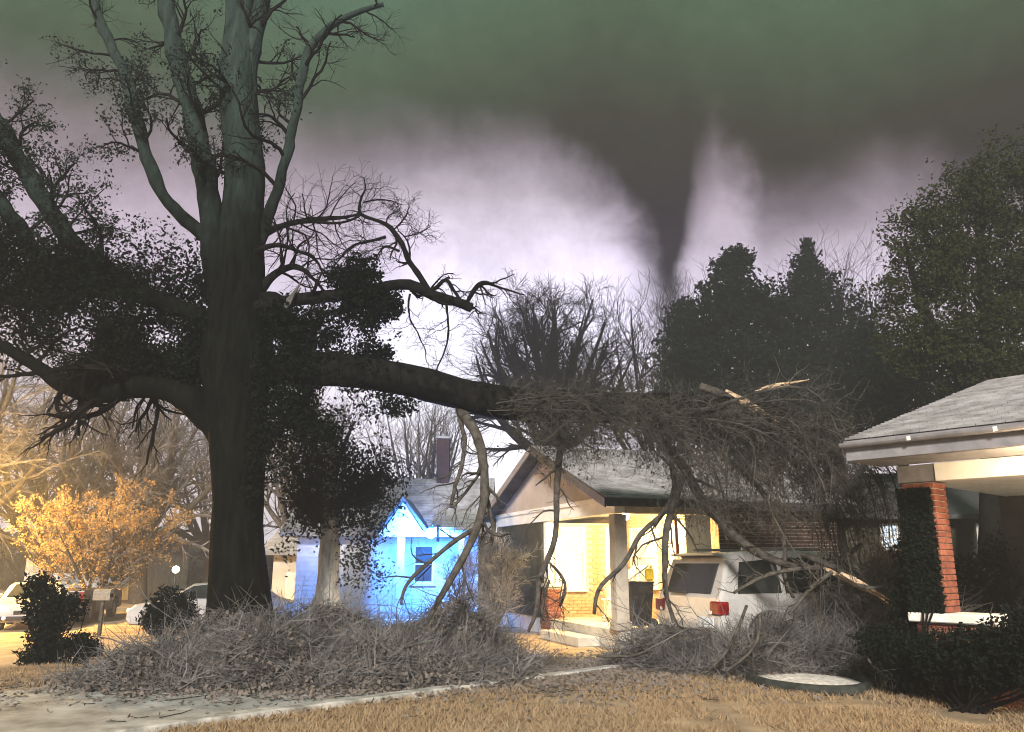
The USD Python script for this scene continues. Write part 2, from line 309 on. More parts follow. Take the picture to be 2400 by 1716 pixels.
mat('grey_trim', (0.16, 0.155, 0.16), (0.24, 0.23, 0.235), scale=5, detail=6, rough=0.5)
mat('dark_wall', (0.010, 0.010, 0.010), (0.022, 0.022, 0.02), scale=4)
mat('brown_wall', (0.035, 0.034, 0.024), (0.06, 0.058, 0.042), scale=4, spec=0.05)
mat('curtain', (0.45, 0.43, 0.40), (0.70, 0.68, 0.64), scale=16, detail=3, stretch=(3, 3, 0.8), bump=0.6)
mat('rust_pipe', (0.22, 0.06, 0.025), (0.34, 0.11, 0.05), scale=10, rough=0.5)
mat('cottage_siding', (0.58, 0.60, 0.62), (0.74, 0.76, 0.78), scale=3, detail=7)
mat('car_white', (0.36, 0.35, 0.335), (0.46, 0.45, 0.43), scale=2.5, detail=8, rough=0.32, spec=0.5)
mat('car_silver', (0.34, 0.34, 0.34), (0.42, 0.42, 0.42), scale=3, rough=0.3, spec=0.6, metallic=0.3)
mat('car_dark', (0.014, 0.014, 0.016), (0.03, 0.03, 0.032), scale=3, rough=0.35, spec=0.5)
mat('tyre', (0.012, 0.012, 0.012), (0.03, 0.03, 0.03), scale=12)
mat('rim', (0.35, 0.35, 0.36), (0.5, 0.5, 0.5), rough=0.35, metallic=0.8)
mat('plastic_black', (0.012, 0.012, 0.013), (0.028, 0.028, 0.03), scale=8, rough=0.55)
mat('bin_lid', (0.34, 0.31, 0.27), (0.48, 0.45, 0.40), scale=5, rough=0.6)
mat('yellow_plastic', (0.75, 0.52, 0.03), (0.88, 0.64, 0.05), scale=6, rough=0.4)
mat('tail_red', (0.10, 0.006, 0.006), (0.20, 0.012, 0.01), scale=9, rough=0.12, spec=0.6)
mat('lens_clear', (0.75, 0.75, 0.72), (0.9, 0.9, 0.88), scale=9, rough=0.15, spec=0.6)
mat('plate', (0.50, 0.57, 0.62), (0.62, 0.69, 0.74), scale=30, rough=0.45)
mat('car_glass', (0.012, 0.014, 0.013), (0.03, 0.034, 0.03), scale=1.5, rough=0.08, spec=0.5)
mat('metal_grey', (0.20, 0.20, 0.20), (0.30, 0.30, 0.30), scale=10, rough=0.45, metallic=0.7)
mat('pale_stone', (0.50, 0.47, 0.42), (0.72, 0.69, 0.63), scale=4, detail=9, bump=0.5)
mat('pale_gravel', (0.42, 0.39, 0.34), (0.78, 0.74, 0.68), scale=16, detail=9, bump=0.8, bdist=0.03)
mat('dark_rubber', (0.012, 0.014, 0.012), (0.035, 0.04, 0.034), scale=9)
mat('floor_concrete', (0.34, 0.32, 0.27), (0.52, 0.49, 0.42), scale=3, detail=8)
mat('mailbox_metal', (0.14, 0.12, 0.09), (0.22, 0.19, 0.14), scale=9, rough=0.45)
mat('far_siding', (0.40, 0.36, 0.28), (0.55, 0.50, 0.40), scale=2)
emit('porch_bulb', (1.0, 0.70, 0.30), 2100.0)
emit('right_porch_bulb', (1.0, 0.74, 0.46), 520.0)
emit('blue_bulb', (0.04, 0.26, 1.0), 1500.0)
emit('street_bulb', (1.0, 0.56, 0.14), 15000.0)
emit('flood_bulb', (1.0, 0.76, 0.50), 60.0)
emit('lit_window', (0.72, 0.86, 1.0), 1.1)
emit('warm_window', (1.0, 0.62, 0.26), 1.6)
emit('white_bulb', (1.0, 0.93, 0.8), 3.0)
pane('window_pane', (0.85, 0.87, 0.88))

# ------------------------------------------------------------------ ground
def sstep(a, b, x):
    t = np.clip((x - a) / (b - a), 0, 1); return t * t * (3 - 2 * t)
def gz(x, y):
    x, y = np.asarray(x, float), np.asarray(y, float)
    return -0.5 * sstep(4.5, 12.5, -0.8 * x + 0.25 * (y - 13))
def axis(fine, step, far):
    a = list(np.arange(-fine, fine + 1e-6, step)); s = step
    while a[-1] < far:
        s *= 1.25; a.append(a[-1] + s)
    return np.array(sorted(set([-q for q in a if q > fine] + a)))
gx = axis(24, 0.4, 190); gy = axis(24, 0.4, 190) + 18
X, Yg = np.meshgrid(gx, gy); Z = gz(X, Yg)
idx = np.arange(X.size).reshape(X.shape)
gf = np.concatenate([np.stack([idx[:-1, :-1], idx[:-1, 1:], idx[1:, 1:]], -1).reshape(-1, 3), np.stack([idx[:-1, :-1], idx[1:, 1:], idx[1:, :-1]], -1).reshape(-1, 3)])
single('ground', (np.stack([X.ravel(), Yg.ravel(), Z.ravel()], 1), gf), 'dry_grass_soil', kind='structure', smooth=True)

def sheet(poly, lift, step=0.4):
    """a flat sheet following the ground inside the polygon"""
    pg = Polygon(poly).buffer(0); x0, y0, x1, y1 = pg.bounds
    from shapely.geometry import box as sbox
    vs, fs, n = [], [], 0
    for xa in np.arange(x0, x1, step):
        for ya in np.arange(y0, y1, step):
            c = sbox(xa, ya, xa + step, ya + step)
            if pg.contains(c): q = [c]
            else:
                q = pg.intersection(c)
                if q.is_empty or q.area < 1e-6: continue
                q = list(getattr(q, 'geoms', [q]))
            for g in q:
                if g.geom_type != 'Polygon': continue
                e = np.array(g.exterior.coords)[:-1]
                if g.exterior.is_ccw is False: e = e[::-1]
                k = len(e); vs.append(np.column_stack([e, gz(e[:, 0], e[:, 1]) + lift]))
                fs += [[n, n + j, n + j + 1] for j in range(1, k - 1)]; n += k
    return np.vstack(vs), np.array(fs)
def gxy(px, py, z=0.0): return G(px, py, z)[:2]
near_edge = [gxy(-300, 1800), gxy(160, 1745), gxy(420, 1706), gxy(800, 1656), gxy(1150, 1610), gxy(1400, 1577), gxy(1560, 1548)]
drive = near_edge + [np.array([2.6, 13.6]), np.array([1.2, 14.6]), np.array([0.0, 15.5]), np.array([-1.2, 14.2]), gxy(600, 1560), gxy(200, 1600), gxy(-300, 1660)]
single('driveway', sheet(drive, 0.012), 'driveway_concrete', kind='structure')
ks = spline(np.array([[*q, 0] for q in near_edge[1:]]), 60)
t = np.gradient(ks, axis=0); t /= np.linalg.norm(t, axis=1, keepdims=True); nn = np.stack([-t[:, 1], t[:, 0], 0 * t[:, 0]], 1)
sec = [(-0.11, -0.05), (-0.11, 0.06), (-0.09, 0.075), (0.09, 0.075), (0.11, 0.06), (0.11, -0.05)]
kv = np.stack([ks + nn * a + np.array([0, 0, b]) for a, b in sec], 1); kv[..., 2] += gz(kv[..., 0], kv[..., 1])
kv[..., 2] += 0.012 * (meshkit.noise(kv * 4, 2) - 0.5)
ii = np.arange(60 * 6).reshape(60, 6); A_, B_ = ii[:-1, :-1], ii[1:, :-1]; A2_, B2_ = ii[:-1, 1:], ii[1:, 1:]
kf = np.concatenate([np.stack([A_, B_, B2_], -1).reshape(-1, 3), np.stack([A_, B2_, A2_], -1).reshape(-1, 3)])
single('kerb', (kv.reshape(-1, 3), kf[:, ::-1]), 'kerb_concrete', kind='structure')
road = [(-120, 29.5), (-40, 30.0), (-20, 30.6), (-9, 32.5), (-6, 36), (-4.5, 44), (-4, 60), (-12, 60), (-12.5, 46), (-15, 40.5), (-22, 38.5), (-40, 38), (-120, 37.5)]
single('street', sheet(road, 0.012, 1.0), 'street_asphalt', kind='structure')

# thin smoky night air round the whole scene
M['night_haze'] = usdkit.material(stage, '/World/Looks/night_haze', {'v': ('principled_volume', {'color': (0.92, 0.93, 0.95), 'density': 0.0027, 'anisotropy': 0.2})}, [], volume='v.volume')
hzb = trimesh.creation.box((520, 520, 18.6)); hzb.apply_translation((0, 18, 7.7))
single('haze', hzb, 'night_haze', 'thin smoky night haze filling the whole yard', 'haze', kind='stuff')

# dry lawn blades (nobody could count them)
rng = np.random.default_rng(1)
edge_poly = Polygon([tuple(q) for q in drive]).buffer(0)
def inside(poly, x, y):
    from shapely import contains_xy
    return contains_xy(poly, x, y)
N = 150000
bx = rng.uniform(-9, 8, N); by = 7.2 + 7 * rng.random(N) ** 1.4
keep = ~inside(edge_poly, bx, by) & (meshkit.noise(np.stack([bx * 1.7, by * 1.7, 0 * bx], 1), 5) > 0.25 + 0.3 * rng.random(N) - 0.1)
bx, by = bx[keep], by[keep]; N = len(bx); h = 0.03 + 0.055 * rng.random(N); a = rng.random(N) * 6.283; w = 0.006 + 0.006 * rng.random(N)
base = np.stack([bx, by, gz(bx, by)], 1); dv = np.stack([np.cos(a), np.sin(a), 0 * a], 1)
lean = np.stack([rng.normal(size=N) * 0.7, rng.normal(size=N) * 0.7, np.ones(N)], 1)
v = np.stack([base - dv * w[:, None], base + dv * w[:, None], base + lean * h[:, None]], 1).reshape(-1, 3)
single('grass', (v, np.arange(3 * N).reshape(-1, 3)), 'grass_blade', 'short dry tan grass covering the near lawn', 'grass', kind='stuff')

# ------------------------------------------------------------------ bricks and shingles
def brick_wall(fr, x0, x1, z0, z1, yface, parent, mat_='brick_tan', holes=(), singles=0, bl=0.2, bh=0.062, joint=0.011, depth=0.05, side=-1):
    """running bond on the local plane y = yface looking along side*y; the nearest bricks are prims of their own"""
    out = []
    rows = int((z1 - z0) / (bh + joint))
    for r in range(rows):
        z = z0 + r * (bh + joint); off = 0 if r % 2 == 0 else -(bl + joint) / 2
        x = x0 + off
        while x < x1 - 0.02:
            a, b = max(x, x0), min(x + bl, x1)
            if b - a > 0.03 and not any(a < hx1 and b > hx0 and z < hz1 and z + bh > hz0 for hx0, hx1, hz0, hz1 in holes):
                d = 0.004 * random.random()
                lo, hi = sorted((yface, yface + side * (0.012 + d)))
                out.append(fr.box((a, lo if side < 0 else yface, z), (b, hi if side > 0 else yface, z + bh)))
            x += bl + joint
    out.sort(key=lambda m: np.linalg.norm(m[0].mean(0) - np.array([0, 0, EYE])))
    for m in out[:singles]: part('brick', m, mat_, parent)
    if len(out) > singles: part('brick_courses', join(out[singles:]), mat_, parent, kind='stuff')
def shingles(fr, fn, umax, vmax, parent, mat_='shingle', tab=0.3, exp=0.14, clip=None):
    """overlapping tabs on the slope fn(u, v) -> local point, u along the eave, v up the slope"""
    out, r = [], 0
    for v0 in np.arange(0, vmax - 0.01, exp):
        off = (r % 2) * tab / 2; r += 1
        for u0 in np.arange(-off, umax, tab):
            a, b = max(u0 + 0.004, 0), min(u0 + tab - 0.004, umax)
            if b - a < 0.03: continue
            if clip and not clip((a + b) / 2, v0 + exp / 2): continue
            j = 0.006 * random.random(); v1 = min(v0 + exp * 1.25, vmax)
            lo = [fn(a, v0), fn(b, v0), fn(b, v1), fn(a, v1)]
            q = np.array([fr.p(*p) for p in lo]); nrm = np.cross(q[1] - q[0], q[3] - q[0]); nrm /= np.linalg.norm(nrm)
            if nrm[2] < 0: nrm = -nrm
            top = q + nrm * np.array([0.022 + j, 0.022 + j, 0.006, 0.006])[:, None]
            vv = np.vstack([q, top])
            out.append((vv, np.array([[4, 5, 6], [4, 6, 7], [0, 1, 5], [0, 5, 4], [1, 2, 6], [1, 6, 5], [3, 0, 4], [3, 4, 7]])))
    part('shingles', join(out), mat_, parent, kind='stuff')

# ------------------------------------------------------------------ brick house with the lit porch
def at_z(px, py, z): return G(px, py, z)
EAVE = 2.78
A = at_z(1440, 1170, EAVE); B = at_z(1163, 1214, EAVE)
ab = (B - A)[:2]; WID = float(np.linalg.norm(ab)); ab /= WID
H = Frame((A[0], A[1], 0), (ab[1], -ab[0]))          # x: along the eave to the right and back, y: along the gable front to the left and back
RISE = 1.36; MID = WID / 2; LEN = 5.2; PD = 2.3; FL = 0.36
house = thing('brick_house', 'brick house with its warm lit front porch and pale gable behind the fallen trunk', 'house', H.p(4, MID, 0))
part('porch_floor', H.box((0.05, 0.0, 0.0), (PD, WID, FL), 0.01), 'floor_concrete', house)
part('porch_step', H.box((-0.42, 0.9, 0), (0.045, 2.9, 0.18), 0.01), 'floor_concrete', house)
# back wall of the porch (local x = PD) as bricks on a mortar core; a frame whose x axis runs along the wall
W1 = Frame(H.p(PD, WID, 0), -H.w)
win = (WID - 3.75, WID - 2.5, 1.05, 2.4); win2 = (WID - 5.6, WID - 4.7, 1.05, 2.4); door = (WID - 2.05, WID - 1.15, FL, 2.42)
core = part('wall', [H.box((PD + 0.0, 0.0, 0), (PD + 0.22, WID, EAVE)), H.box((PD + 0.22, 0.0, 0), (LEN, 0.2, EAVE)), H.box((PD + 0.22, WID - 0.2, 0), (LEN, WID, EAVE)), H.box((LEN - 0.2, 0.2, 0), (LEN, WID - 0.2, EAVE))], 'mortar', house)
brick_wall(W1, 0, WID, FL, EAVE - 0.05, 0.0, core, holes=(win, win2, door), singles=240)
W2 = Frame(H.p(0, 0, 0), H.u)
side_door = (3.0, 3.8, FL, 2.4)
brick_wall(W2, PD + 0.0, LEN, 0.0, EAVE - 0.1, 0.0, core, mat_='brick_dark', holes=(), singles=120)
def window(fr, r, parent, fill, depth=0.0, rows=2, name='window'):
    x0, x1, z0, z1 = r; t = 0.07
    w = part(name, [fr.box((x0, -0.05, z0), (x1, 0.0, z0 + t)), fr.box((x0, -0.05, z1 - t), (x1, 0.0, z1)), fr.box((x0, -0.05, z0 + t), (x0 + t, 0.0, z1 - t)), fr.box((x1 - t, -0.05, z0 + t), (x1, 0.0, z1 - t))], 'white_paint', parent)
    if rows > 1: part('sash_bar', fr.box((x0 + t, -0.045, (z0 + z1) / 2 - 0.02), (x1 - t, -0.012, (z0 + z1) / 2 + 0.02)), 'white_paint', w)
    part('curtain', fr.box((x0 + t, -0.010, z0 + t), (x1 - t, -0.004, z1 - t)), fill, w)
    part('sill', fr.box((x0 - 0.05, -0.09, z0 - 0.05), (x1 + 0.05, 0.0, z0 - 0.002)), 'white_paint', w)
    return w
window(W1, win, house, 'curtain'); window(W1, win2, house, 'curtain')
x0, x1, z0, z1 = door
d = part('door', W1.box((x0 + 0.08, -0.02, z0), (x1 - 0.08, 0.0, z1 - 0.08)), 'white_paint', house)
part('door_frame', [W1.box((x0, -0.05, z0), (x0 + 0.08, 0.0, z1)), W1.box((x1 - 0.08, -0.05, z0), (x1, 0.0, z1)), W1.box((x0 + 0.08, -0.05, z1 - 0.08), (x1 - 0.08, 0.0, z1))], 'white_paint', d)
part('door_panel', [W1.box((x0 + 0.17, -0.035, z0 + 0.15), (x1 - 0.17, -0.0205, z0 + 0.9)), W1.box((x0 + 0.17, -0.035, z0 + 1.05), (x1 - 0.17, -0.0205, z1 - 0.25))], 'dirty_white', d)
part('handle', trimesh.creation.icosphere(2, 0.03).apply_translation(W1.p(x0 + 0.14, -0.05, z0 + 1.0)), 'metal_grey', d)
# white side door and its panel on the eave side inside the porch, posts, beams
part('corner_post', [H.box((-0.02, -0.02, FL), (0.24, 0.24, EAVE - 0.28), 0.01), H.box((-0.05, -0.05, FL), (0.27, 0.27, FL + 0.16), 0.01)], 'porch_post', house)
part('porch_beam', [H.box((0.0, 0.0, EAVE - 0.26), (0.22, WID, EAVE), 0.008)], 'white_paint', house)
part('porch_beam', [H.box((0.222, 0.0, EAVE - 0.26), (PD, 0.2, EAVE - 0.002), 0.008)], 'porch_post', house)
part('porch_post', [H.box((0.03, 3.62, 1.12), (0.2, 3.80, EAVE - 0.27), 0.01)], 'white_paint', house)
pier = part('brick_pier', H.box((0.0, 3.48, FL - 0.3), (0.34, 3.92, 1.05)), 'mortar', house)
PF = Frame(H.p(0.0, 3.92, 0), -H.w); brick_wall(PF, 0, 0.44, 0.06, 1.05, 0.0, pier, 'brick_red', singles=60)
PF2 = Frame(H.p(0.0, 3.48, 0), H.u); brick_wall(PF2, 0, 0.34, 0.06, 1.05, 0.0, pier, 'brick_red', singles=40)
part('pier_cap', H.box((-0.05, 3.43, 1.052), (0.39, 3.97, 1.12), 0.01), 'white_paint', house)
EW = Frame(H.p(0.15, 3.935, 0), H.u); ew = part('end_wall', H.box((0.16, 3.94, FL), (PD - 0.002, 4.1, EAVE - 0.27)), 'mortar', house); ewin = (0.22, 0.98, FL + 0.62, EAVE - 0.36); edoor = (1.52, 2.02, FL, EAVE - 0.36); brick_wall(EW, 0.03, PD - 0.17, FL, EAVE - 0.3, 0.0, ew, 'brick_tan', holes=(ewin, edoor), singles=170)
EWF = EW; END_WINDOW = True
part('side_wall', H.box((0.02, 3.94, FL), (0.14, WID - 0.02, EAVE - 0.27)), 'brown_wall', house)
part('downspout', trimesh.creation.cylinder(0.035, segment=[H.p(1.35, -0.03, 0.4), H.p(1.3, -0.03, EAVE - 0.27)], sections=10), 'rust_pipe', house)
part('porch_ceiling', H.box((0.225, 0.205, EAVE - 0.10), (PD - 0.002, WID - 0.005, EAVE - 0.06)), 'white_paint', house)
wp = part('white_panel', H.box((1.55, 0.02, FL), (2.12, 0.06, EAVE - 0.27)), 'white_paint', house)
part('panel_rail', [H.box((1.55, 0.0, 1.3), (2.12, 0.019, 1.36)), H.box((1.55, 0.0, FL), (2.12, 0.019, FL + 0.1))], 'dirty_white', wp)
# gable and roof
gab = H.prism([(0.0, EAVE + 0.002), (WID, EAVE + 0.002), (MID, EAVE + RISE)], 'x', 0.02, 0.12)
part('gable', gab, 'gable_siding', house)
part('gable_back', H.prism([(0.0, EAVE + 0.002), (WID, EAVE + 0.002), (MID, EAVE + RISE)], 'x', LEN - 0.12, LEN - 0.02), 'gable_siding', house)
OV = 0.35; sl = RISE / MID; drop = OV * sl
for s_, name in ((0, 'roof'), (1, 'roof')):
    e0 = -OV if s_ == 0 else WID + OV
    vv = np.array([[xx, yy, zz + dz] for xx in (-OV, LEN + OV) for (yy, zz) in ((e0, EAVE - drop), (MID, EAVE + RISE)) for dz in (0.02, 0.13)])
    hull = trimesh.convex.convex_hull(vv)
    rp = part(name, H.mesh(hull.vertices, hull.faces), 'dark_shingle', house)
    sg = 1 if s_ == 0 else -1
    shingles(H, lambda u, v, sg=sg, e0=e0: (u - OV, e0 + sg * v * math.cos(math.atan(sl)), EAVE - drop + 0.132 + v * math.sin(math.atan(sl))), LEN + 2 * OV, math.hypot(MID + OV, RISE + drop), rp)
part('fascia', H.box((-OV, -OV - 0.03, EAVE - drop - 0.03), (LEN + OV, -OV - 0.002, EAVE - drop + 0.12)), 'dark_trim', house)
def rake(y0, z0, y1, z1):
    return H.prism([(y0, z0 - 0.05), (y1, z1 - 0.05), (y1, z1 + 0.12), (y0, z0 + 0.12)], 'x', -OV - 0.03, -OV - 0.002)
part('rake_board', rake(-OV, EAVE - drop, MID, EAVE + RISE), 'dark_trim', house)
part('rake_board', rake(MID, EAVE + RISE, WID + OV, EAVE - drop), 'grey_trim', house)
part('gable_trim', H.box((-0.03, 0.0, EAVE - 0.015), (-0.002, WID, EAVE + 0.07)), 'white_paint', house)
lamp = thing('porch_lamp', 'glowing warm ceiling lamp inside the porch of the brick house', 'lamp', H.p(1.1, 1.7, EAVE - 0.10))
part('lamp_base', trimesh.creation.cylinder(0.09, 0.03, sections=20).apply_translation(H.p(1.1, 1.7, EAVE - 0.117)), 'metal_grey', lamp)
part('bulb', trimesh.creation.icosphere(2, 0.085).apply_translation(H.p(1.1, 1.7, EAVE - 0.22)), 'porch_bulb', lamp, smooth=True)
window(EW, ewin, house, 'curtain')
x0, x1, z0, z1 = edoor
ed = part('door', EW.box((x0 + 0.06, -0.02, z0), (x1 - 0.06, 0.0, z1 - 0.06)), 'white_paint', house)
part('door_frame', [EW.box((x0, -0.05, z0), (x0 + 0.06, 0.0, z1)), EW.box((x1 - 0.06, -0.05, z0), (x1, 0.0, z1)), EW.box((x0 + 0.06, -0.05, z1 - 0.06), (x1 - 0.06, 0.0, z1))], 'white_paint', ed)
# porch furniture
def chair(fr, o, label):
    c = thing('porch_chair', label, 'chair', fr.p(*o), group='white metal chairs on the porch')
    q = lambda lo, hi: fr.box(np.array(o) + lo, np.array(o) + hi)
    part('seat', [q((-0.22, -0.22 + 0.075 * i, 0.42), (0.22, -0.17 + 0.075 * i, 0.445)) for i in range(6)], 'white_paint', c)
    for sx in (-1, 1):
        for sy in (-1, 1): part('leg', q((sx * 0.2 - 0.015, sy * 0.2 - 0.015, 0), (sx * 0.2 + 0.015, sy * 0.2 + 0.015, 0.419)), 'white_paint', c)
    part('backrest', [q((0.215, -0.215, 0.45), (0.24, -0.19, 1.0)), q((0.215, 0.19, 0.45), (0.24, 0.215, 1.0)), q((0.216, -0.188, 0.97), (0.239, 0.188, 1.0))] +
         [q((0.218, -0.15 + 0.1 * i, 0.46), (0.236, -0.13 + 0.1 * i, 0.968)) for i in range(4)] + [q((0.2185, -0.187, 0.55 + 0.13 * i), (0.2355, 0.187, 0.57 + 0.13 * i)) for i in range(3)], 'white_paint', c)
    part('armrest', q((-0.2, -0.24, 0.64), (0.21, -0.2, 0.665)), 'white_paint', c); part('armrest', q((-0.2, 0.2, 0.64), (0.21, 0.24, 0.665)), 'white_paint', c)
chair(H, (1.25, 1.75, FL), 'white metal lattice chair standing nearer the porch corner post')
chair(H, (1.35, 2.75, FL), 'white metal lattice chair standing nearer the red brick pier')
tb = thing('side_table', 'small low white table between the two porch chairs', 'table', H.p(1.0, 2.25, FL))
part('tabletop', trimesh.creation.cylinder(0.24, 0.03, sections=24).apply_translation(H.p(1.0, 2.25, FL + 0.45)), 'white_paint', tb)
for k in range(3): part('leg', trimesh.creation.cylinder(0.014, segment=[H.p(1.0 + 0.2 * math.cos(k * 2.1), 2.25 + 0.2 * math.sin(k * 2.1), FL), H.p(1.0 + 0.1 * math.cos(k * 2.1), 2.25 + 0.1 * math.sin(k * 2.1), FL + 0.435)], sections=8), 'white_paint', tb)

# ------------------------------------------------------------------ vehicles
def car(name, label, cat, loc, yaw_, prof, W, zb, tumble, wheels, wr, side_wins, body, extra=None, Hh=1.5):
    """prof: side outline (x,z), x forward; loc: middle of the wheelbase on the ground"""
    fr = Frame(loc, (math.cos(yaw_), math.sin(yaw_)))
    c = thing(name, label, cat, loc)
    hw = lambda z: W / 2 * (1 - tumble * max(0, (z - zb) / (Hh - zb)) ** 1.1) - 0.03 * max(0, (0.45 - z) / 0.3)
    pg = Polygon(prof).buffer(0.06, join_style=1, quad_segs=3).buffer(-0.12, quad_segs=3, join_style=1).buffer(0.06, quad_segs=3, join_style=1)
    for wx in wheels:
        from shapely.geometry import Point
        pg = pg.difference(Point(wx, wr).buffer(wr + 0.07, quad_segs=6))
    out = np.array(pg.exterior.coords)[:-1]
    if not pg.exterior.is_ccw: out = out[::-1]
    inner = pg.buffer(-0.05); n = len(out)
    ctr = out.mean(0)
    d = np.roll(out, -1, 0) - np.roll(out, 1, 0); nrm = np.stack([-d[:, 1], d[:, 0]], 1); nrm /= np.linalg.norm(nrm, axis=1, keepdims=True)
    ins = out + nrm * 0.045
    rings = []
    for yy, pr in ((-1.0, ins), (-1.0, out), (1.0, out), (1.0, ins)):
        off = 0.0 if pr is ins else 0.05
        rings.append(np.array([[x, yy * (hw(z) - off), z] for x, z in pr]))
    v = np.vstack(rings); f = []
    for r in range(3):
        for i in range(n):
            j = (i + 1) % n; a, b = r * n + i, r * n + j; f += [[a, b, b + n], [a, b + n, a + n]]
    tri = trimesh.creation.triangulate_polygon(Polygon(ins), engine='earcut')
    tv, tf = tri; base = len(v)
    for yy in (-1, 1):
        vv = np.array([[x, yy * hw(z), z] for x, z in tv]); v = np.vstack([v, vv])
        ff = tf if yy < 0 else tf[:, ::-1]
        f += (ff + base).tolist(); base = len(v)
    f = np.array(f)[:, ::-1]
    tm = trimesh.Trimesh(*fr.mesh(v, f), process=True); trimesh.repair.fix_normals(tm)
    part('body', tm, body, c, smooth=35)
    def panel(poly, side, th=0.012):
        q = Polygon(poly).buffer(0.03).buffer(-0.03); e = np.array(q.exterior.coords)[:-1]
        tv, tf = trimesh.creation.triangulate_polygon(q, engine='earcut')
        a = np.array([[x, side * (hw(z) + th), z] for x, z in tv]); return fr.mesh(a, tf if side < 0 else tf[:, ::-1])
    for poly in side_wins:
        for s_ in (-1, 1): part('side_window', panel(poly, s_), 'car_glass', c)
    for wx in wheels:
        for s_ in (-1, 1):
            cy = s_ * (W / 2 - 0.13)
            tr = trimesh.creation.revolve(np.array([[wr * 0.62, -0.1], [wr * 0.93, -0.11], [wr, -0.08], [wr, 0.08], [wr * 0.93, 0.11], [wr * 0.62, 0.1], [wr * 0.62, -0.1]]), sections=28)
            tr.apply_transform(trimesh.transformations.rotation_matrix(math.pi / 2, [1, 0, 0])); w = part('wheel', fr.mesh(np.array(tr.vertices) + [wx, cy, wr], tr.faces), 'tyre', c, smooth=40)
            rm = trimesh.creation.cylinder(wr * 0.62, 0.15, sections=24); rm.apply_transform(trimesh.transformations.rotation_matrix(math.pi / 2, [1, 0, 0]))
            part('rim', fr.mesh(np.array(rm.vertices) + [wx, cy, wr], rm.faces), 'rim', w)
            sp = []
            for k in range(5):
                a = k * 2 * math.pi / 5
                b_ = trimesh.creation.box((0.05, 0.02, wr * 0.5)); b_.apply_translation((0, 0, wr * 0.32)); b_.apply_transform(trimesh.transformations.rotation_matrix(a, [0, 1, 0]))
                b_.apply_translation((wx, cy + s_ * 0.082, wr)); sp.append(fr.mesh(b_.vertices, b_.faces))
            part('spokes', sp, 'metal_grey', w)
    if extra: extra(fr, c, hw)
    return c
# light-coloured SUV parked right of the porch, seen from its rear left corner
Lg = np.array([math.cos(math.radians(22)), math.sin(math.radians(22))]); wn = np.array([-Lg[1], Lg[0]])
corner = P(1690, 1400, 13.6)[:2]
sc = corner + Lg * 2.35 + wn * 0.95
suv_prof = [(-2.35, 0.42), (-2.40, 0.62), (-2.36, 1.02), (-2.10, 1.66), (-1.95, 1.76), (-0.6, 1.80), (0.45, 1.74), (1.15, 1.12), (2.1, 1.0), (2.33, 0.86), (2.38, 0.5), (2.3, 0.3), (-2.25, 0.3)]
def suv_extra(fr, c, hw):
    def rear(y0, y1, z0, z1, th):      # a panel on the sloping tailgate
        def xs(z): return np.interp(z, [0.62, 1.02, 1.66], [-2.40, -2.36, -2.10])
        q = [[xs(z) - t, y, z] for t in (0.0, th) for y, z in ((y0, z0), (y1, z0), (y1, z1), (y0, z1))]
        m = trimesh.convex.convex_hull(np.array(q)); return fr.mesh(m.vertices, m.faces)
    part('rear_window', rear(-0.66, 0.66, 1.09, 1.58, 0.012), 'car_glass', c)
    part('spoiler', fr.box((-2.24, -0.64, 1.705), (-1.95, 0.64, 1.745), 0.01), 'car_white', c)
    for s_ in (-1, 1):
        tl = part('tail_light', fr.box((-2.42, s_ * 0.83 - 0.14, 0.76), (-2.20, s_ * 0.83 + 0.125, 0.98), 0.025), 'tail_red', c)
        part('reversing_light', fr.box((-2.432, s_ * 0.74 - 0.03, 0.775), (-2.418, s_ * 0.74 + 0.03, 0.83), 0.005), 'lens_clear', tl)
    part('number_plate', fr.box((-2.425, -0.80, 0.56), (-2.408, -0.42, 0.73)), 'plate', c)
    part('rear_bumper', fr.box((-2.46, -0.93, 0.36), (-2.30, 0.93, 0.52), 0.04), 'plastic_black', c)
    for s_ in (-1, 1): part('roof_rail', fr.box((-1.7, s_ * 0.70 - 0.02, 1.79), (0.2, s_ * 0.70 + 0.02, 1.84), 0.008), 'metal_grey', c)
    for x in (-0.75, 0.35):
        for s_ in (-1, 1): part('door_handle', fr.box((x - 0.09, s_ * (hw(0.95) + 0.012) - 0.014, 0.93), (x + 0.09, s_ * (hw(0.95) + 0.012) + 0.014, 0.965), 0.006), 'car_white', c)
    part('rear_wiper', fr.box((-2.395, -0.02, 1.08), (-2.36, 0.45, 1.10)), 'plastic_black', c)
    for s_ in (-1, 1): part('mirror', fr.box((0.72, s_ * 1.0 - 0.1, 1.08), (0.86, s_ * 1.0 + 0.1, 1.24), 0.03), 'plastic_black', c)
    part('windscreen', fr.mesh(*[(lambda m: (m.vertices, m.faces))(trimesh.convex.convex_hull(np.array([[0.50, y, 1.70] for y in (-0.62, 0.62)] + [[1.12, y, 1.15] for y in (-0.74, 0.74)] + [[0.51, y, 1.715] for y in (-0.62, 0.62)] + [[1.135, y, 1.165] for y in (-0.74, 0.74)])))][0]), 'car_glass', c)
car('parked_suv', 'pale SUV parked right of the lit porch, half buried under fallen branches', 'car', (sc[0], sc[1], 0), math.radians(22), suv_prof, 1.9, 1.02, 0.17, (-1.42, 1.42), 0.36,
    [[(-2.02, 1.10), (-1.88, 1.60), (-1.12, 1.66), (-1.12, 1.10)], [(-1.04, 1.10), (-1.04, 1.665), (-0.3, 1.68), (-0.3, 1.10)], [(-0.22, 1.10), (-0.22, 1.68), (0.35, 1.64), (0.92, 1.14)]], 'car_white', suv_extra, 1.8)
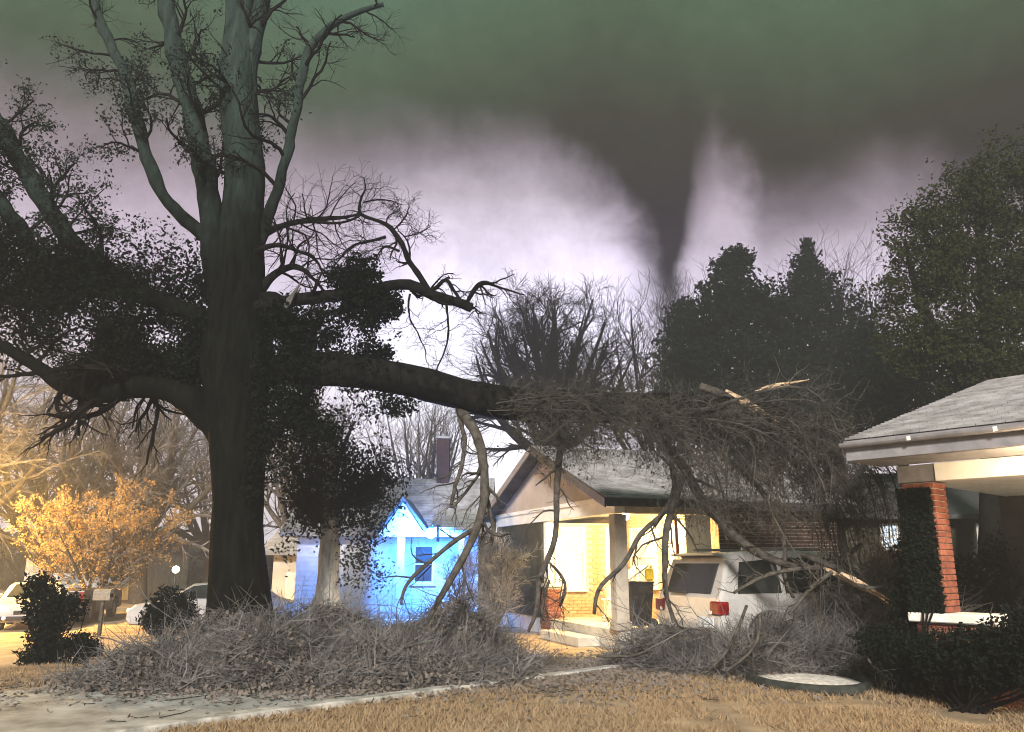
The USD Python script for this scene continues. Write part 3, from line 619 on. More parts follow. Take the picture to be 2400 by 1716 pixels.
sed_prof = [(-2.2, 0.5), (-2.22, 0.82), (-1.5, 0.98), (-0.95, 1.36), (-0.3, 1.43), (0.35, 1.38), (1.05, 0.98), (1.95, 0.82), (2.2, 0.66), (2.22, 0.4), (2.1, 0.26), (-2.1, 0.26)]
def sed_extra(fr, c, hw):
    for s_ in (-1, 1):
        part('headlight', fr.box((2.08, s_ * 0.66 - 0.2, 0.58), (2.225, s_ * 0.66 + 0.2, 0.72), 0.03), 'lens_clear', c)
        part('fog_light', trimesh.creation.icosphere(2, 0.07).apply_translation(fr.p(2.2, s_ * 0.6, 0.40)), 'lens_clear', c)
        part('tail_light', fr.box((-2.235, s_ * 0.68 - 0.18, 0.66), (-2.1, s_ * 0.68 + 0.18, 0.8), 0.03), 'tail_red', c)
        part('mirror', fr.box((0.62, s_ * 0.95 - 0.09, 0.98), (0.74, s_ * 0.95 + 0.09, 1.1), 0.03), 'car_silver', c)
    part('grille', fr.box((2.19, -0.36, 0.5), (2.235, 0.36, 0.62), 0.01), 'plastic_black', c)
    part('lower_intake', fr.box((2.19, -0.75, 0.32), (2.228, 0.75, 0.45), 0.01), 'plastic_black', c)
    for a, b, nm in (((0.36, 1.365), (1.02, 0.995), 'windscreen'), ((-0.94, 1.345), (-1.46, 0.99), 'rear_window')):
        sg = 1 if a[0] > 0 else -1
        m = trimesh.convex.convex_hull(np.array([[x + sg * t, y, z + t] for t in (0.0, 0.022) for x, z, w in ((a[0], a[1], 0.56), (b[0], b[1], 0.72)) for y in (-w, w)]))
        part(nm, fr.mesh(m.vertices, m.faces), 'car_glass', c)
sed_wins = [[(-1.25, 0.99), (-0.86, 1.32), (-0.25, 1.36), (-0.25, 0.99)], [(-0.17, 0.99), (-0.17, 1.36), (0.33, 1.32), (0.88, 0.99)]]
c1 = P(30, 1465, 27.5); 
car('parked_car', 'silver car on the orange lit street at the far left edge', 'car', (P(78, 1430, 28.6)[0], 28.6, -0.5), math.radians(-65), sed_prof, 1.78, 0.95, 0.2, (-1.32, 1.36), 0.32, sed_wins, 'car_silver', sed_extra, 1.43)
c2 = P(470, 1400, 23.5)
car('parked_car', 'pale grey car parked behind the round bush, left of the big trunk', 'car', (c2[0] + 0.3, 24.0, gz(c2[0], 24.0)), math.radians(172), sed_prof, 1.78, 0.95, 0.2, (-1.32, 1.36), 0.32, sed_wins, 'car_silver', sed_extra, 1.43)
pick_prof = [(-2.6, 0.5), (-2.62, 1.15), (-0.62, 1.15), (-0.55, 1.72), (-0.2, 1.80), (0.55, 1.76), (1.15, 1.18), (2.35, 1.08), (2.55, 0.9), (2.6, 0.45), (2.5, 0.35), (-2.5, 0.35)]
def pick_extra(fr, c, hw):
    for s_ in (-1, 1):
        part('tail_light', fr.box((-2.64, s_ * 0.84 - 0.07, 0.75), (-2.56, s_ * 0.84 + 0.07, 1.08), 0.015), 'tail_red', c)
        part('headlight', fr.box((2.45, s_ * 0.7 - 0.16, 0.72), (2.61, s_ * 0.7 + 0.16, 0.9), 0.03), 'lens_clear', c)
    part('rear_bumper', fr.box((-2.75, -0.9, 0.42), (-2.63, 0.9, 0.58), 0.03), 'metal_grey', c)
c3 = P(160, 1450, 31.0)
car('pickup_truck', 'dark pickup truck parked behind the dark bushy shrub at left', 'truck', (c3[0], 31.5, -0.5), math.radians(102), pick_prof, 1.9, 1.15, 0.17, (-1.6, 1.65), 0.38,
    [[(-0.48, 1.2), (-0.44, 1.68), (0.05, 1.72), (0.05, 1.2)], [(0.13, 1.2), (0.13, 1.72), (0.5, 1.69), (1.0, 1.2)]], 'car_dark', pick_extra, 1.8)

# ------------------------------------------------------------------ white cottage with the blue light
CY = 24.0; cl = P(690, 1400, CY)[0]; cr = P(1120, 1400, CY)[0]
Cf = Frame((cl, CY, gz(cl, CY)), (1, 0)); CW = cr - cl
def cx(px): return P(px, 1330, CY)[0] - cl
cot = thing('white_cottage', 'small white cottage washed in blue light, left of the brick house', 'house', Cf.p(CW / 2, 3, 0))
EZ = P(1000, 1235, CY)[2]
cwall = part('wall', [Cf.box((0, 0.0, 0), (CW, 6.0, EZ))], 'cottage_siding', cot)
boards = []
for z in np.arange(0.35, EZ - 0.02, 0.13):
    q = [[0, -0.002, z], [CW, -0.002, z], [CW, -0.028, z], [0, -0.028, z], [0, -0.002, z + 0.128], [CW, -0.002, z + 0.128], [CW, -0.010, z + 0.128], [0, -0.010, z + 0.128]]
    m = trimesh.convex.convex_hull(np.array(q)); boards.append(Cf.mesh(m.vertices, m.faces))
part('siding_boards', join(boards), 'cottage_siding', cwall, kind='stuff')
rz_ = 1.75
m = trimesh.convex.convex_hull(np.array([[x, y, z] for x in (-0.4, CW + 0.4) for y, z in ((-0.5, EZ - 0.1), (3.0, EZ + rz_), (6.5, EZ - 0.1), (-0.5, EZ + 0.02), (3.0, EZ + rz_ + 0.12), (6.5, EZ + 0.02))]))
cr_ = part('roof', Cf.mesh(m.vertices, m.faces), 'shingle', cot)
al = math.atan2(rz_ + 0.1, 3.5)
shingles(Cf, lambda u, v: (u - 0.4, -0.5 + v * math.cos(al), EZ + 0.03 + v * math.sin(al)), CW + 0.8, math.hypot(3.5, rz_ + 0.1), cr_, tab=0.33, exp=0.2)
chx = cx(1015)
ch = part('chimney', Cf.box((chx - 0.2, 2.6, EZ + 1.2), (chx + 0.2, 3.1, P(1015, 1030, CY + 2.8)[2] - Cf.o[2])), 'brick_dark', cr_)
part('chimney_cap', Cf.box((chx - 0.25, 2.55, P(1015, 1030, CY + 2.8)[2] - Cf.o[2] + 0.003), (chx + 0.25, 3.15, P(1015, 1030, CY + 2.8)[2] - Cf.o[2] + 0.08)), 'kerb_concrete', cr_)
# front porch: floor, steps, post, small gable
px0, px1 = cx(905), cx(1095); fl = 0.42; pd = 1.5
part('porch_floor', Cf.box((px0 - 0.1, -pd, 0), (px1 + 0.1, -0.03, fl), 0.01), 'floor_concrete', cot)
for k in range(3): part('step', Cf.box((cx(925), -pd - 0.3 * (k + 1), 0.0), (cx(1025), -pd - 0.3 * k - 0.004, fl - 0.11 * (k + 1)), 0.008), 'white_paint', cot)
part('porch_post', Cf.box((cx(945) - 0.0, -pd + 0.03, fl), (cx(945) + 0.2, -pd + 0.23, EZ - 0.15), 0.01), 'white_paint', cot)
part('porch_post', Cf.box((px1 - 0.16, -pd + 0.03, fl), (px1, -pd + 0.2, EZ - 0.15), 0.01), 'white_paint', cot)
part('porch_beam', Cf.box((px0, -pd, EZ - 0.148), (px1 + 0.1, -pd + 0.22, EZ + 0.02)), 'white_paint', cot)
gx0, gx1, gxm = cx(915), cx(1000), cx(957); gzt = P(957, 1175, CY - pd)[2] - Cf.o[2]
part('porch_gable', Cf.prism([(gx0, EZ + 0.025), (gx1, EZ + 0.025), (gxm, gzt)], 'y', -pd + 0.02, -pd + 0.1), 'cottage_siding', cot)
part('porch_roof', [Cf.prism([(gx0 - 0.12, EZ - 0.06), (gxm, gzt + 0.02), (gxm, gzt + 0.12), (gx0 - 0.2, EZ - 0.02)], 'y', -pd - 0.15, 0.4), Cf.prism([(gx1 + 0.12, EZ - 0.06), (gx1 + 0.2, EZ - 0.02), (gxm + 0.001, gzt + 0.12), (gxm + 0.001, gzt + 0.02)], 'y', -pd - 0.15, 0.4)], 'dark_shingle', cot)
m = trimesh.convex.convex_hull(np.array([[x, y, z] for x in (gx1 + 0.22, px1 + 0.3) for y, z in ((-pd - 0.2, EZ + 0.025), (0.3, EZ + 0.5), (-pd - 0.2, EZ + 0.1), (0.3, EZ + 0.6))]))
part('porch_roof', Cf.mesh(m.vertices, m.faces), 'shingle', cot)
dr = part('door', Cf.box((cx(1030), -0.06, fl), (cx(1030) + 0.85, -0.03, fl + 1.95)), 'white_paint', cot)
part('door_panel', [Cf.box((cx(1030) + 0.1, -0.075, fl + 0.15), (cx(1030) + 0.75, -0.0605, fl + 0.85)), Cf.box((cx(1030) + 0.1, -0.075, fl + 1.0), (cx(1030) + 0.75, -0.0605, fl + 1.8))], 'cottage_siding', dr)
window(Cf.__class__(Cf.p(0, -0.028, 0), (1, 0)), (cx(968), cx(968) + 0.62, fl + 0.75, fl + 1.85), cot, 'dark_trim')
window(Cf.__class__(Cf.p(0, -0.028, 0), (1, 0)), (cx(800), cx(800) + 0.9, fl + 0.75, fl + 1.85), cot, 'curtain')
part('railing', [Cf.box((px0, -pd + 0.05, fl + 0.75), (cx(940), -pd + 0.11, fl + 0.81)), Cf.box((px0, -pd + 0.05, fl + 0.1), (cx(940), -pd + 0.11, fl + 0.15))] + [Cf.box((px0 + 0.02 + 0.1 * k, -pd + 0.065, fl + 0.152), (px0 + 0.05 + 0.1 * k, -pd + 0.095, fl + 0.748)) for k in range(4)], 'white_paint', cot)
bl = P(1010, 1250, CY - 2.15)
bt = thing('blue_light', 'blazing blue lamp hanging at the cottage porch eave', 'lamp', bl)
part('bulb', trimesh.creation.icosphere(3, 0.13).apply_translation(bl), 'blue_bulb', bt, smooth=True)
part('lamp_cap', trimesh.creation.cylinder(0.07, 0.06, sections=20).apply_translation(bl + [0, 0, 0.155]), 'dark_trim', bt)
part('lamp_shield', box(bl + [0.20, -0.12, 0.0], (0.02, 0.66, 0.44), 0, 0.004), 'dark_trim', bt)  # plate added to keep blue light off the brick house
part('bracket', trimesh.creation.cylinder(0.015, segment=[bl + [0, 0, 0.14], bl + [0, 0.62, 0.34]], sections=8), 'dark_trim', bt)

# ------------------------------------------------------------------ neighbour's porch at the right
RZ = 3.0
T0 = at_z(1983, 1046, RZ); d1 = np.array([0.67, -0.74]); d1 /= np.linalg.norm(d1)
R_ = Frame((T0[0], T0[1], 0), d1)          # x: along the eave towards the camera's right, y: away from the eave, into the house
rh = thing('porch_house', 'dark house at the right edge with a grey roofed porch on a brick column', 'house', R_.p(2.5, 3, 0))
EL, ROOFL = 9.0, 5.6; pit = 0.285
m = trimesh.convex.convex_hull(np.array([[x, y, RZ + pit * y + dz] for x in (0, EL) for y in (0.0, ROOFL) for dz in (0.0, 0.07)] + [[x, ROOFL + 3.5, RZ + pit * (ROOFL - 3.0) + dz] for x in (0, EL) for dz in (0.0,)]))
rr = part('roof', R_.mesh(m.vertices, m.faces), 'grey_trim', rh)
ap = math.atan(pit)
shingles(R_, lambda u, v: (u, v * math.cos(ap) - 0.02, RZ + 0.073 + v * math.sin(ap)), EL, ROOFL / math.cos(ap), rr, mat_='shingle')
part('fascia', R_.box((-0.0, -0.03, RZ - 0.19), (EL, -0.003, RZ + 0.035), 0.004), 'grey_trim', rh)
g_ = []
for k in range(8):
    a = math.pi + math.pi * k / 7; g_.append((-0.095 + 0.06 * math.cos(a), RZ + 0.02 + 0.06 * math.sin(a)))
g_ += [(-0.045, RZ + 0.02)] + [(-0.095 + 0.05 * math.cos(math.pi + math.pi * k / 7), RZ + 0.02 + 0.05 * math.sin(math.pi + math.pi * k / 7)) for k in range(7, -1, -1)]
part('gutter', R_.prism(g_, 'x', -0.02, EL), 'grey_trim', rh)
for k, x in enumerate((0.82, 1.73, 2.6)): part('gutter_bracket', R_.box((x - 0.02, -0.16, RZ - 0.03), (x + 0.02, -0.152, RZ + 0.02)), 'white_paint', rh)  # white tabs painted in for bright light spots along the eave
part('rake_board', R_.prism([(0.0, RZ - 0.14), (ROOFL, RZ + pit * ROOFL - 0.14), (ROOFL, RZ + pit * ROOFL + 0.06), (0.0, RZ + 0.06)], 'x', -0.03, -0.003), 'grey_trim', rh)
part('soffit', R_.box((0.02, 0.0, RZ - 0.195), (EL, 0.855, RZ - 0.17)), 'grey_trim', rh)
cxn, cyn, cs = 0.24, 0.96, 0.38
part('porch_ceiling', R_.box((cxn + 0.0, 1.28, RZ - 0.38), (EL, 4.8, RZ - 0.36)), 'white_paint', rh)
part('porch_beam', R_.box((cxn + 0.44, 0.86, RZ - 0.42), (EL, 1.27, RZ - 0.20), 0.006), 'white_paint', rh)
part('beam_end', R_.box((cxn - 0.02, 0.87, RZ - 0.418), (cxn + 0.437, 1.26, RZ - 0.204), 0.006), 'grey_trim', rh)  # grey colour paints in the unlit end of the white beam
CZ = 1.0
col = part('brick_column', R_.box((cxn + 0.02, cyn + 0.0, CZ), (cxn + cs - 0.02, cyn + cs - 0.02, RZ - 0.425)), 'mortar', rh)
rows = int((RZ - 0.425 - CZ) / 0.073)
hgt = (RZ - 0.425 - CZ) / rows
for r in range(rows):
    z = CZ + r * hgt; j = lambda: 0.003 * random.random()
    a, b = cxn, cyn - 0.02; s = cs; hb = s / 2 - 0.005; bw = 0.13
    if r % 2 == 0: rects = [((a, b), (a + s - bw - 0.01, b + bw)), ((a + s - bw, b), (a + s, b + s - bw - 0.01)), ((a + bw + 0.01, b + s - bw), (a + s, b + s)), ((a, b + bw + 0.01), (a + bw, b + s))]
    else: rects = [((a + bw + 0.01, b), (a + s, b + bw)), ((a + s - bw, b + bw + 0.01), (a + s, b + s)), ((a, b + s - bw), (a + s - bw - 0.01, b + s)), ((a, b), (a + bw, b + s - bw - 0.01))]
    for lo, hi in rects:
        part('brick', R_.box((lo[0] - j(), lo[1] - j(), z + 0.005), (hi[0] + j(), hi[1] + j(), z + hgt - 0.006), 0.004), 'brick_red', col)
part('column_cap', R_.box((cxn - 0.08, cyn - 0.10, CZ - 0.11), (cxn + cs + 0.5, cyn + cs + 0.05, CZ - 0.002), 0.012), 'pale_stone', rh)
lw = part('low_wall', R_.box((cxn, cyn, 0), (EL, cyn + 0.28, CZ - 0.115)), 'mortar', rh)
LWf = Frame(R_.p(0, cyn, 0), R_.u); brick_wall(LWf, cxn - 0.012, 3.0, 0.0, CZ - 0.12, 0.0, lw, 'brick_red', singles=170)
LWs = Frame(R_.p(cxn, cyn + 0.28, 0), -R_.w); brick_wall(LWs, 0, 0.28, 0.0, CZ - 0.12, 0.0, lw, 'brick_red', singles=30)
r_ = np.random.default_rng(81); nv = 2600; vx = r_.random(nv); vz = r_.random(nv)  # leaves added over the column front to darken its unlit face
vpts = np.array([R_.p(cxn - 0.04 + (cs + 0.02) * a, cyn - 0.05 - 0.05 * r_.random(), CZ + (RZ - 0.5 - CZ) * b) for a, b in zip(vx, vz)])
vn = thing('climbing_vine', 'black leafy vine added to darken the unlit left face of the brick column', 'vine', R_.p(cxn, cyn - 0.12, 0))
part('leaves', leaves(r_, vpts, 0.075), 'evergreen_leaf', vn, kind='stuff')
part('stem', tubes(np.stack([spline(np.array([R_.p(cxn + 0.06 + 0.1 * k, cyn - 0.13, 0.0), R_.p(cxn + 0.12 + 0.05 * k, cyn - 0.125, CZ), R_.p(cxn + 0.1 + 0.1 * k, cyn - 0.012, CZ + 0.2), R_.p(cxn + 0.16 + 0.05 * k, cyn - 0.012, CZ + 0.8), R_.p(cxn + 0.1 + 0.1 * k, cyn - 0.012, RZ - 0.6)]), 10) for k in range(3)]), np.full((3, 10), 0.012), 5), 'dark_twig', vn)
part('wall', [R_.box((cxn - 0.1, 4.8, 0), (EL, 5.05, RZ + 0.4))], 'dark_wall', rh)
part('porch_slab', R_.box((cxn - 0.1, 1.26, 0), (EL, 4.798, 0.35)), 'floor_concrete', rh)
rl = R_.p(2.35, 0.16, RZ - 0.50)
rlt = thing('porch_light', 'warm globe light under the eave of the right-hand porch', 'lamp', rl)
part('bulb', trimesh.creation.icosphere(2, 0.09).apply_translation(rl), 'right_porch_bulb', rlt, smooth=True)
part('lamp_base', trimesh.creation.cylinder(0.07, 0.07, sections=18).apply_translation(rl + [0, 0, 0.13]), 'metal_grey', rlt)
part('rod', trimesh.creation.cylinder(0.012, segment=[rl + [0, 0, 0.16], rl + [0, 0, 0.30]], sections=8), 'metal_grey', rlt)

# ------------------------------------------------------------------ the big tree
rng = np.random.default_rng(11)
TY = 13.2
bt0 = P(560, 1500, TY); bt0[2] = 0
big = thing('big_tree', 'huge dark ivy-clad tree with a thick trunk towering over the yard', 'tree', bt0)
limbs = {
 'trunk': [(562, 1570, 210), (562, 1480, 165), (562, 1380, 138), (560, 1250, 124), (557, 1100, 122), (556, 980, 136), (556, 880, 150), (560, 760, 132), (566, 640, 108), (570, 520, 98), (570, 400, 92), (566, 250, 84), (560, 100, 74), (552, -80, 60), (545, -250, 46)],
 'low': [(540, 1060, 60), (500, 985, 78), (450, 935, 74), (385, 908, 62), (310, 905, 56), (230, 922, 48), (150, 900, 38), (70, 850, 28), (-20, 800, 20), (-120, 770, 12)],
 'low2': [(440, 935, 36), (400, 895, 34), (350, 880, 26), (280, 850, 18), (220, 800, 12)],
 'left': [(545, 800, 70), (515, 690, 62), (500, 560, 56), (485, 430, 52), (455, 290, 48), (425, 170, 44), (395, 40, 38), (370, -120, 30)],
 'left2': [(540, 830, 50), (440, 730, 46), (330, 690, 44), (220, 620, 42), (130, 510, 44), (60, 400, 44), (0, 300, 42), (-70, 190, 34)],
 'left3': [(500, 570, 34), (400, 480, 32), (330, 330, 30), (300, 200, 28), (240, 60, 24), (200, -80, 18)],
 'left4': [(200, 610, 30), (120, 610, 34), (50, 540, 34), (-10, 460, 32), (-80, 380, 26)],
 'fork': [(575, 640, 44), (590, 500, 46), (592, 360, 48), (580, 210, 46), (600, 60, 42), (640, -90, 34)],
 'right': [(590, 620, 30), (625, 520, 27), (662, 400, 25), (690, 280, 23), (708, 180, 21), (735, 100, 19), (810, 40, 15), (900, 10, 10)],
 'twig1': [(600, 700, 22), (650, 640, 18), (690, 625, 14), (735, 650, 9), (770, 690, 6)],
 'twig2': [(600, 560, 20), (660, 530, 14), (740, 515, 12), (800, 510, 8), (850, 500, 5)],
 'stub': [(590, 740, 70), (635, 715, 64), (655, 760, 60), (690, 790, 40), (700, 830, 30)],
}
LP = {k: limb(v, TY, 40) for k, v in limbs.items()}
tr = LP['trunk']
ring_v, ring_f = tubes(tr[0][None], tr[1][None], 24)
ring_v = ring_v + (meshkit.fbm(ring_v * np.array([2.2, 2.2, 0.6]), 4, 3)[:, None] - 0.5) * 0.22 * np.array([1, 1, 0.15])
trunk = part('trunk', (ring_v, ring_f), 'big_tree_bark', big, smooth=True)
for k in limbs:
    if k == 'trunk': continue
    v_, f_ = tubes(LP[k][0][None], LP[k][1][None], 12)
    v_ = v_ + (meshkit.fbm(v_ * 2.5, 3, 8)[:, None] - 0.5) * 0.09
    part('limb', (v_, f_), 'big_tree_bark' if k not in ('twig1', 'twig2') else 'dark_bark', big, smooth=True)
# bare twigs from the limbs
def stack(keys, n=40): return np.stack([LP[k][0] for k in keys]), np.stack([LP[k][1] for k in keys])
tw = []
for keys, m1, tp in ((('low', 'low2'), 16, (0, 0, -0.5)), (('left', 'left2', 'left3', 'left4', 'fork'), 15, (0, 0, 0.1)), (('twig1', 'twig2', 'right'), 12, (0, 0, 0.1))):
    p0, r0 = stack(keys)
    if 'fork' in keys: r0 = r0 * 0.6
    a_ = grow(rng, p0, r0, m1, 0.25, 1.0, 55, 1.5, 9, 0.22, tp, 0.42)
    b_ = grow(rng, *a_, 6, 0.2, 1.0, 45, 0.65, 6, 0.22, tp, 0.55)
    c_ = grow(rng, *b_, 5, 0.2, 1.0, 42, 0.30, 4, 0.2, tp, 0.6, rmin=0.003)
    tw += [tubes(*a_, 5), tubes(*b_, 4), tubes(*c_, 3)]
    if 'fork' in keys: up_pts = np.concatenate([c_[0][:, 1:].reshape(-1, 3), b_[0][:, 2:].reshape(-1, 3)])
part('twigs', join(tw), 'dark_twig', big, kind='stuff')
# thick leaf cover: over the left limbs and, as a ragged ivy clump, right of the trunk
rng = np.random.default_rng(12)
lowb = [(240, 760, 150, 110, 4200), (400, 760, 130, 110, 4200), (330, 660, 150, 80, 1100), (440, 640, 90, 100, 700), (180, 660, 130, 100, 3000), (60, 640, 120, 110, 3400), (60, 760, 100, 90, 1600),
        (-60, 640, 130, 160, 3000), (440, 860, 80, 60, 1500), (300, 850, 130, 50, 1900), (190, 880, 90, 40, 1200), (480, 740, 50, 110, 1000), (330, 560, 120, 60, 350)]
part('foliage', leaves(rng, blob_points(rng, lowb, TY, 3.2, 0.8, 0.45, 0.35), 0.07), 'ivy_leaf', big, kind='stuff')
upb = [(120, 490, 170, 100, 2600), (300, 470, 150, 90, 1500), (430, 420, 110, 100, 900), (160, 370, 180, 100, 1500), (330, 330, 140, 100, 800), (470, 320, 80, 110, 400), (40, 430, 130, 120, 1500), (210, 210, 160, 80, 250), (540, 460, 40, 110, 500), (640, 470, 40, 90, 250), (610, 380, 50, 90, 500)]
up_pts = up_pts[(up_pts[:, 2] < 9.4 + 2.2 * rng.random(len(up_pts))) & (meshkit.fbm(up_pts * 1.5, 3, 4) > 0.24 + 0.28 * rng.random(len(up_pts)))]; up_pts = np.repeat(up_pts, 3, 0); up_pts = up_pts + rng.normal(size=up_pts.shape) * 0.06
part('foliage', leaves(rng, up_pts, 0.065), 'upper_leaf', big, kind='stuff')
ivy = [(852, 640, 46, 44, 700), (800, 650, 40, 34, 300), (845, 700, 62, 46, 900), (905, 725, 50, 56, 700), (770, 770, 90, 62, 1700), (870, 790, 84, 76, 1900), (705, 790, 58, 56, 800), (735, 860, 100, 70, 2000), (860, 870, 96, 62, 2000),
       (925, 830, 40, 52, 500), (665, 760, 46, 66, 700), (660, 850, 50, 60, 500), (700, 930, 76, 46, 700), (840, 940, 90, 38, 800), (690, 990, 60, 60, 500), (930, 950, 50, 30, 300), (640, 1010, 36, 120, 500), (618, 900, 30, 150, 900), (600, 1100, 26, 160, 500), (750, 1000, 70, 60, 500)]
part('foliage', leaves(rng, blob_points(rng, ivy, 12.9, 2.8, 0.7, 0.5, 0.3), 0.07), 'ivy_leaf', big, kind='stuff')
_unused = 0 #(tr[0][4:24], 130, 0) + rng.normal(size=(20 * 130, 3)) * np.array([0.30, 0.34, 0.12]); part('foliage', leaves(rng, tr_pts, 0.10), 'ivy_leaf', big, kind='stuff')

# the crooked dead limb in front of the glow (from the same tree, behind the ivy clump)
rng = np.random.default_rng(13)
dead = [[(590, 722, 32), (700, 702, 30), (800, 690, 30), (900, 672, 26), (960, 668, 26), (1010, 690, 25), (1060, 705, 24), (1106, 722, 22)],
        [(1010, 690, 17), (985, 650, 15), (955, 600, 14), (935, 560, 13), (905, 527, 11), (870, 512, 9), (845, 500, 8), (845, 470, 6), (855, 445, 5), (852, 418, 3)],
        [(960, 680, 9), (1000, 682, 10), (1030, 668, 10), (1045, 655, 9), (1062, 675, 8), (1085, 712, 8)],
        [(1090, 716, 10), (1105, 690, 10), (1130, 664, 12), (1155, 668, 8), (1190, 680, 5), (1230, 690, 3)],
        [(905, 555, 8), (870, 565, 7), (830, 575, 6), (800, 600, 4), (775, 640, 3)],
        [(845, 505, 6), (810, 520, 6), (740, 520, 8), (680, 525, 10), (620, 540, 13)],
        [(850, 475, 4), (900, 468, 4), (945, 480, 2)], [(920, 540, 4), (945, 515, 4), (960, 483, 2)], [(945, 555, 4), (985, 545, 3), (1010, 530, 2)], [(935, 590, 6), (900, 580, 5), (880, 610, 3)],
        [(1045, 705, 6), (1050, 760, 5), (1040, 830, 4), (1010, 890, 3)], [(960, 690, 6), (960, 740, 4), (990, 800, 3), (1000, 850, 2)], [(600, 590, 16), (640, 575, 12), (690, 585, 9), (740, 610, 7), (760, 650, 4)]]
DLP = [limb(q, 13.0, 24) for q in dead]
v_, f_ = tubes(np.stack([q[0] for q in DLP]), np.stack([q[1] for q in DLP]), 7)
part('dead_limb', (v_ + (meshkit.fbm(v_ * 5, 3, 8)[:, None] - 0.5) * 0.05, f_), 'dark_bark', big, smooth=True)
p0, r0 = np.stack([q[0] for q in DLP]), np.stack([q[1] for q in DLP])
a_ = grow(rng, p0, r0, 9, 0.15, 1.0, 60, 0.55, 7, 0.35, (0, 0, 0.1), 0.45, rmin=0.004); b_ = grow(rng, *a_, 5, 0.15, 1.0, 50, 0.28, 5, 0.3, (0, 0, 0.1), 0.6, rmin=0.0035); c_ = grow(rng, *b_, 2, 0.2, 1.0, 45, 0.14, 4, 0.25, (0, 0, 0), 0.7, rmin=0.003)
part('twigs', join([tubes(*a_, 4), tubes(*b_, 3), tubes(*c_, 3)]), 'dark_twig', big, kind='stuff')

# ------------------------------------------------------------------ the fallen trunk with its crown
rng = np.random.default_rng(21)
FY = 12.4
fall = thing('fallen_trunk', 'massive split trunk lying across the yard in mid air with its crown on the ground', 'fallen tree', P(1300, 960, FY) * np.array([1, 1, 0]))
fl_main = [(590, 868, 70, 13.1), (700, 864, 74, 13.0), (800, 866, 80, 12.9), (920, 884, 82, 12.8), (1040, 916, 80, 12.8), (1170, 944, 74, 12.8), (1310, 952, 72, 12.9), (1460, 954, 70, 13.0), (1600, 952, 66, 13.1), (1720, 956, 54, 13.2), (1840, 975, 40, 13.3), (1960, 1030, 24, 13.3)]
fp, frd = limb(fl_main, FY, 60)
v_, f_ = tubes(fp[None], frd[None], 20); v_ = v_ + (meshkit.fbm(v_ * np.array([0.9, 2.5, 2.5]), 4, 4)[:, None] - 0.5) * 0.2
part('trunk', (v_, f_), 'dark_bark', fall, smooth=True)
def splinter(pix, Y, w0, spread=4, seed=0):
    r_ = np.random.default_rng(seed); out = []
    p_, rr_ = limb(pix, Y, 14)
    for k in range(spread):
        off = r_.normal(size=3) * np.array([0.018, 0.05, 0.014]); s0 = r_.integers(0, 5); e0 = r_.integers(9, 14)
        q = p_[s0:e0 + 1] + off; out.append(tubes(spline(q, 8)[None], (np.interp(np.linspace(0, 1, 8), [0, 0.3, 1], [0.4, 1, 0.1]) * rr_.mean() * (0.5 + 0.7 * r_.random()))[None], 5))
    return join(out)
part('split_wood', splinter([(1700, 918, 10), (1745, 944, 19), (1795, 974, 18), (1840, 1001, 12), (1870, 1020, 5)], 12.9, 1, 9, 1), 'split_wood', fall)
part('split_wood', splinter([(1760, 918, 5), (1810, 905, 9), (1860, 896, 10), (1905, 888, 4)], 13.1, 1, 6, 2), 'split_wood', fall)
part('split_wood', splinter([(1915, 1318, 8), (1960, 1345, 17), (2005, 1368, 17), (2060, 1400, 11), (2110, 1436, 5)], 12.2, 1, 10, 3), 'split_wood', fall)
part('split_wood', splinter([(660, 740, 10), (690, 690, 24), (705, 665, 8)], 12.9, 1, 5, 4), 'debris_twig', fall)
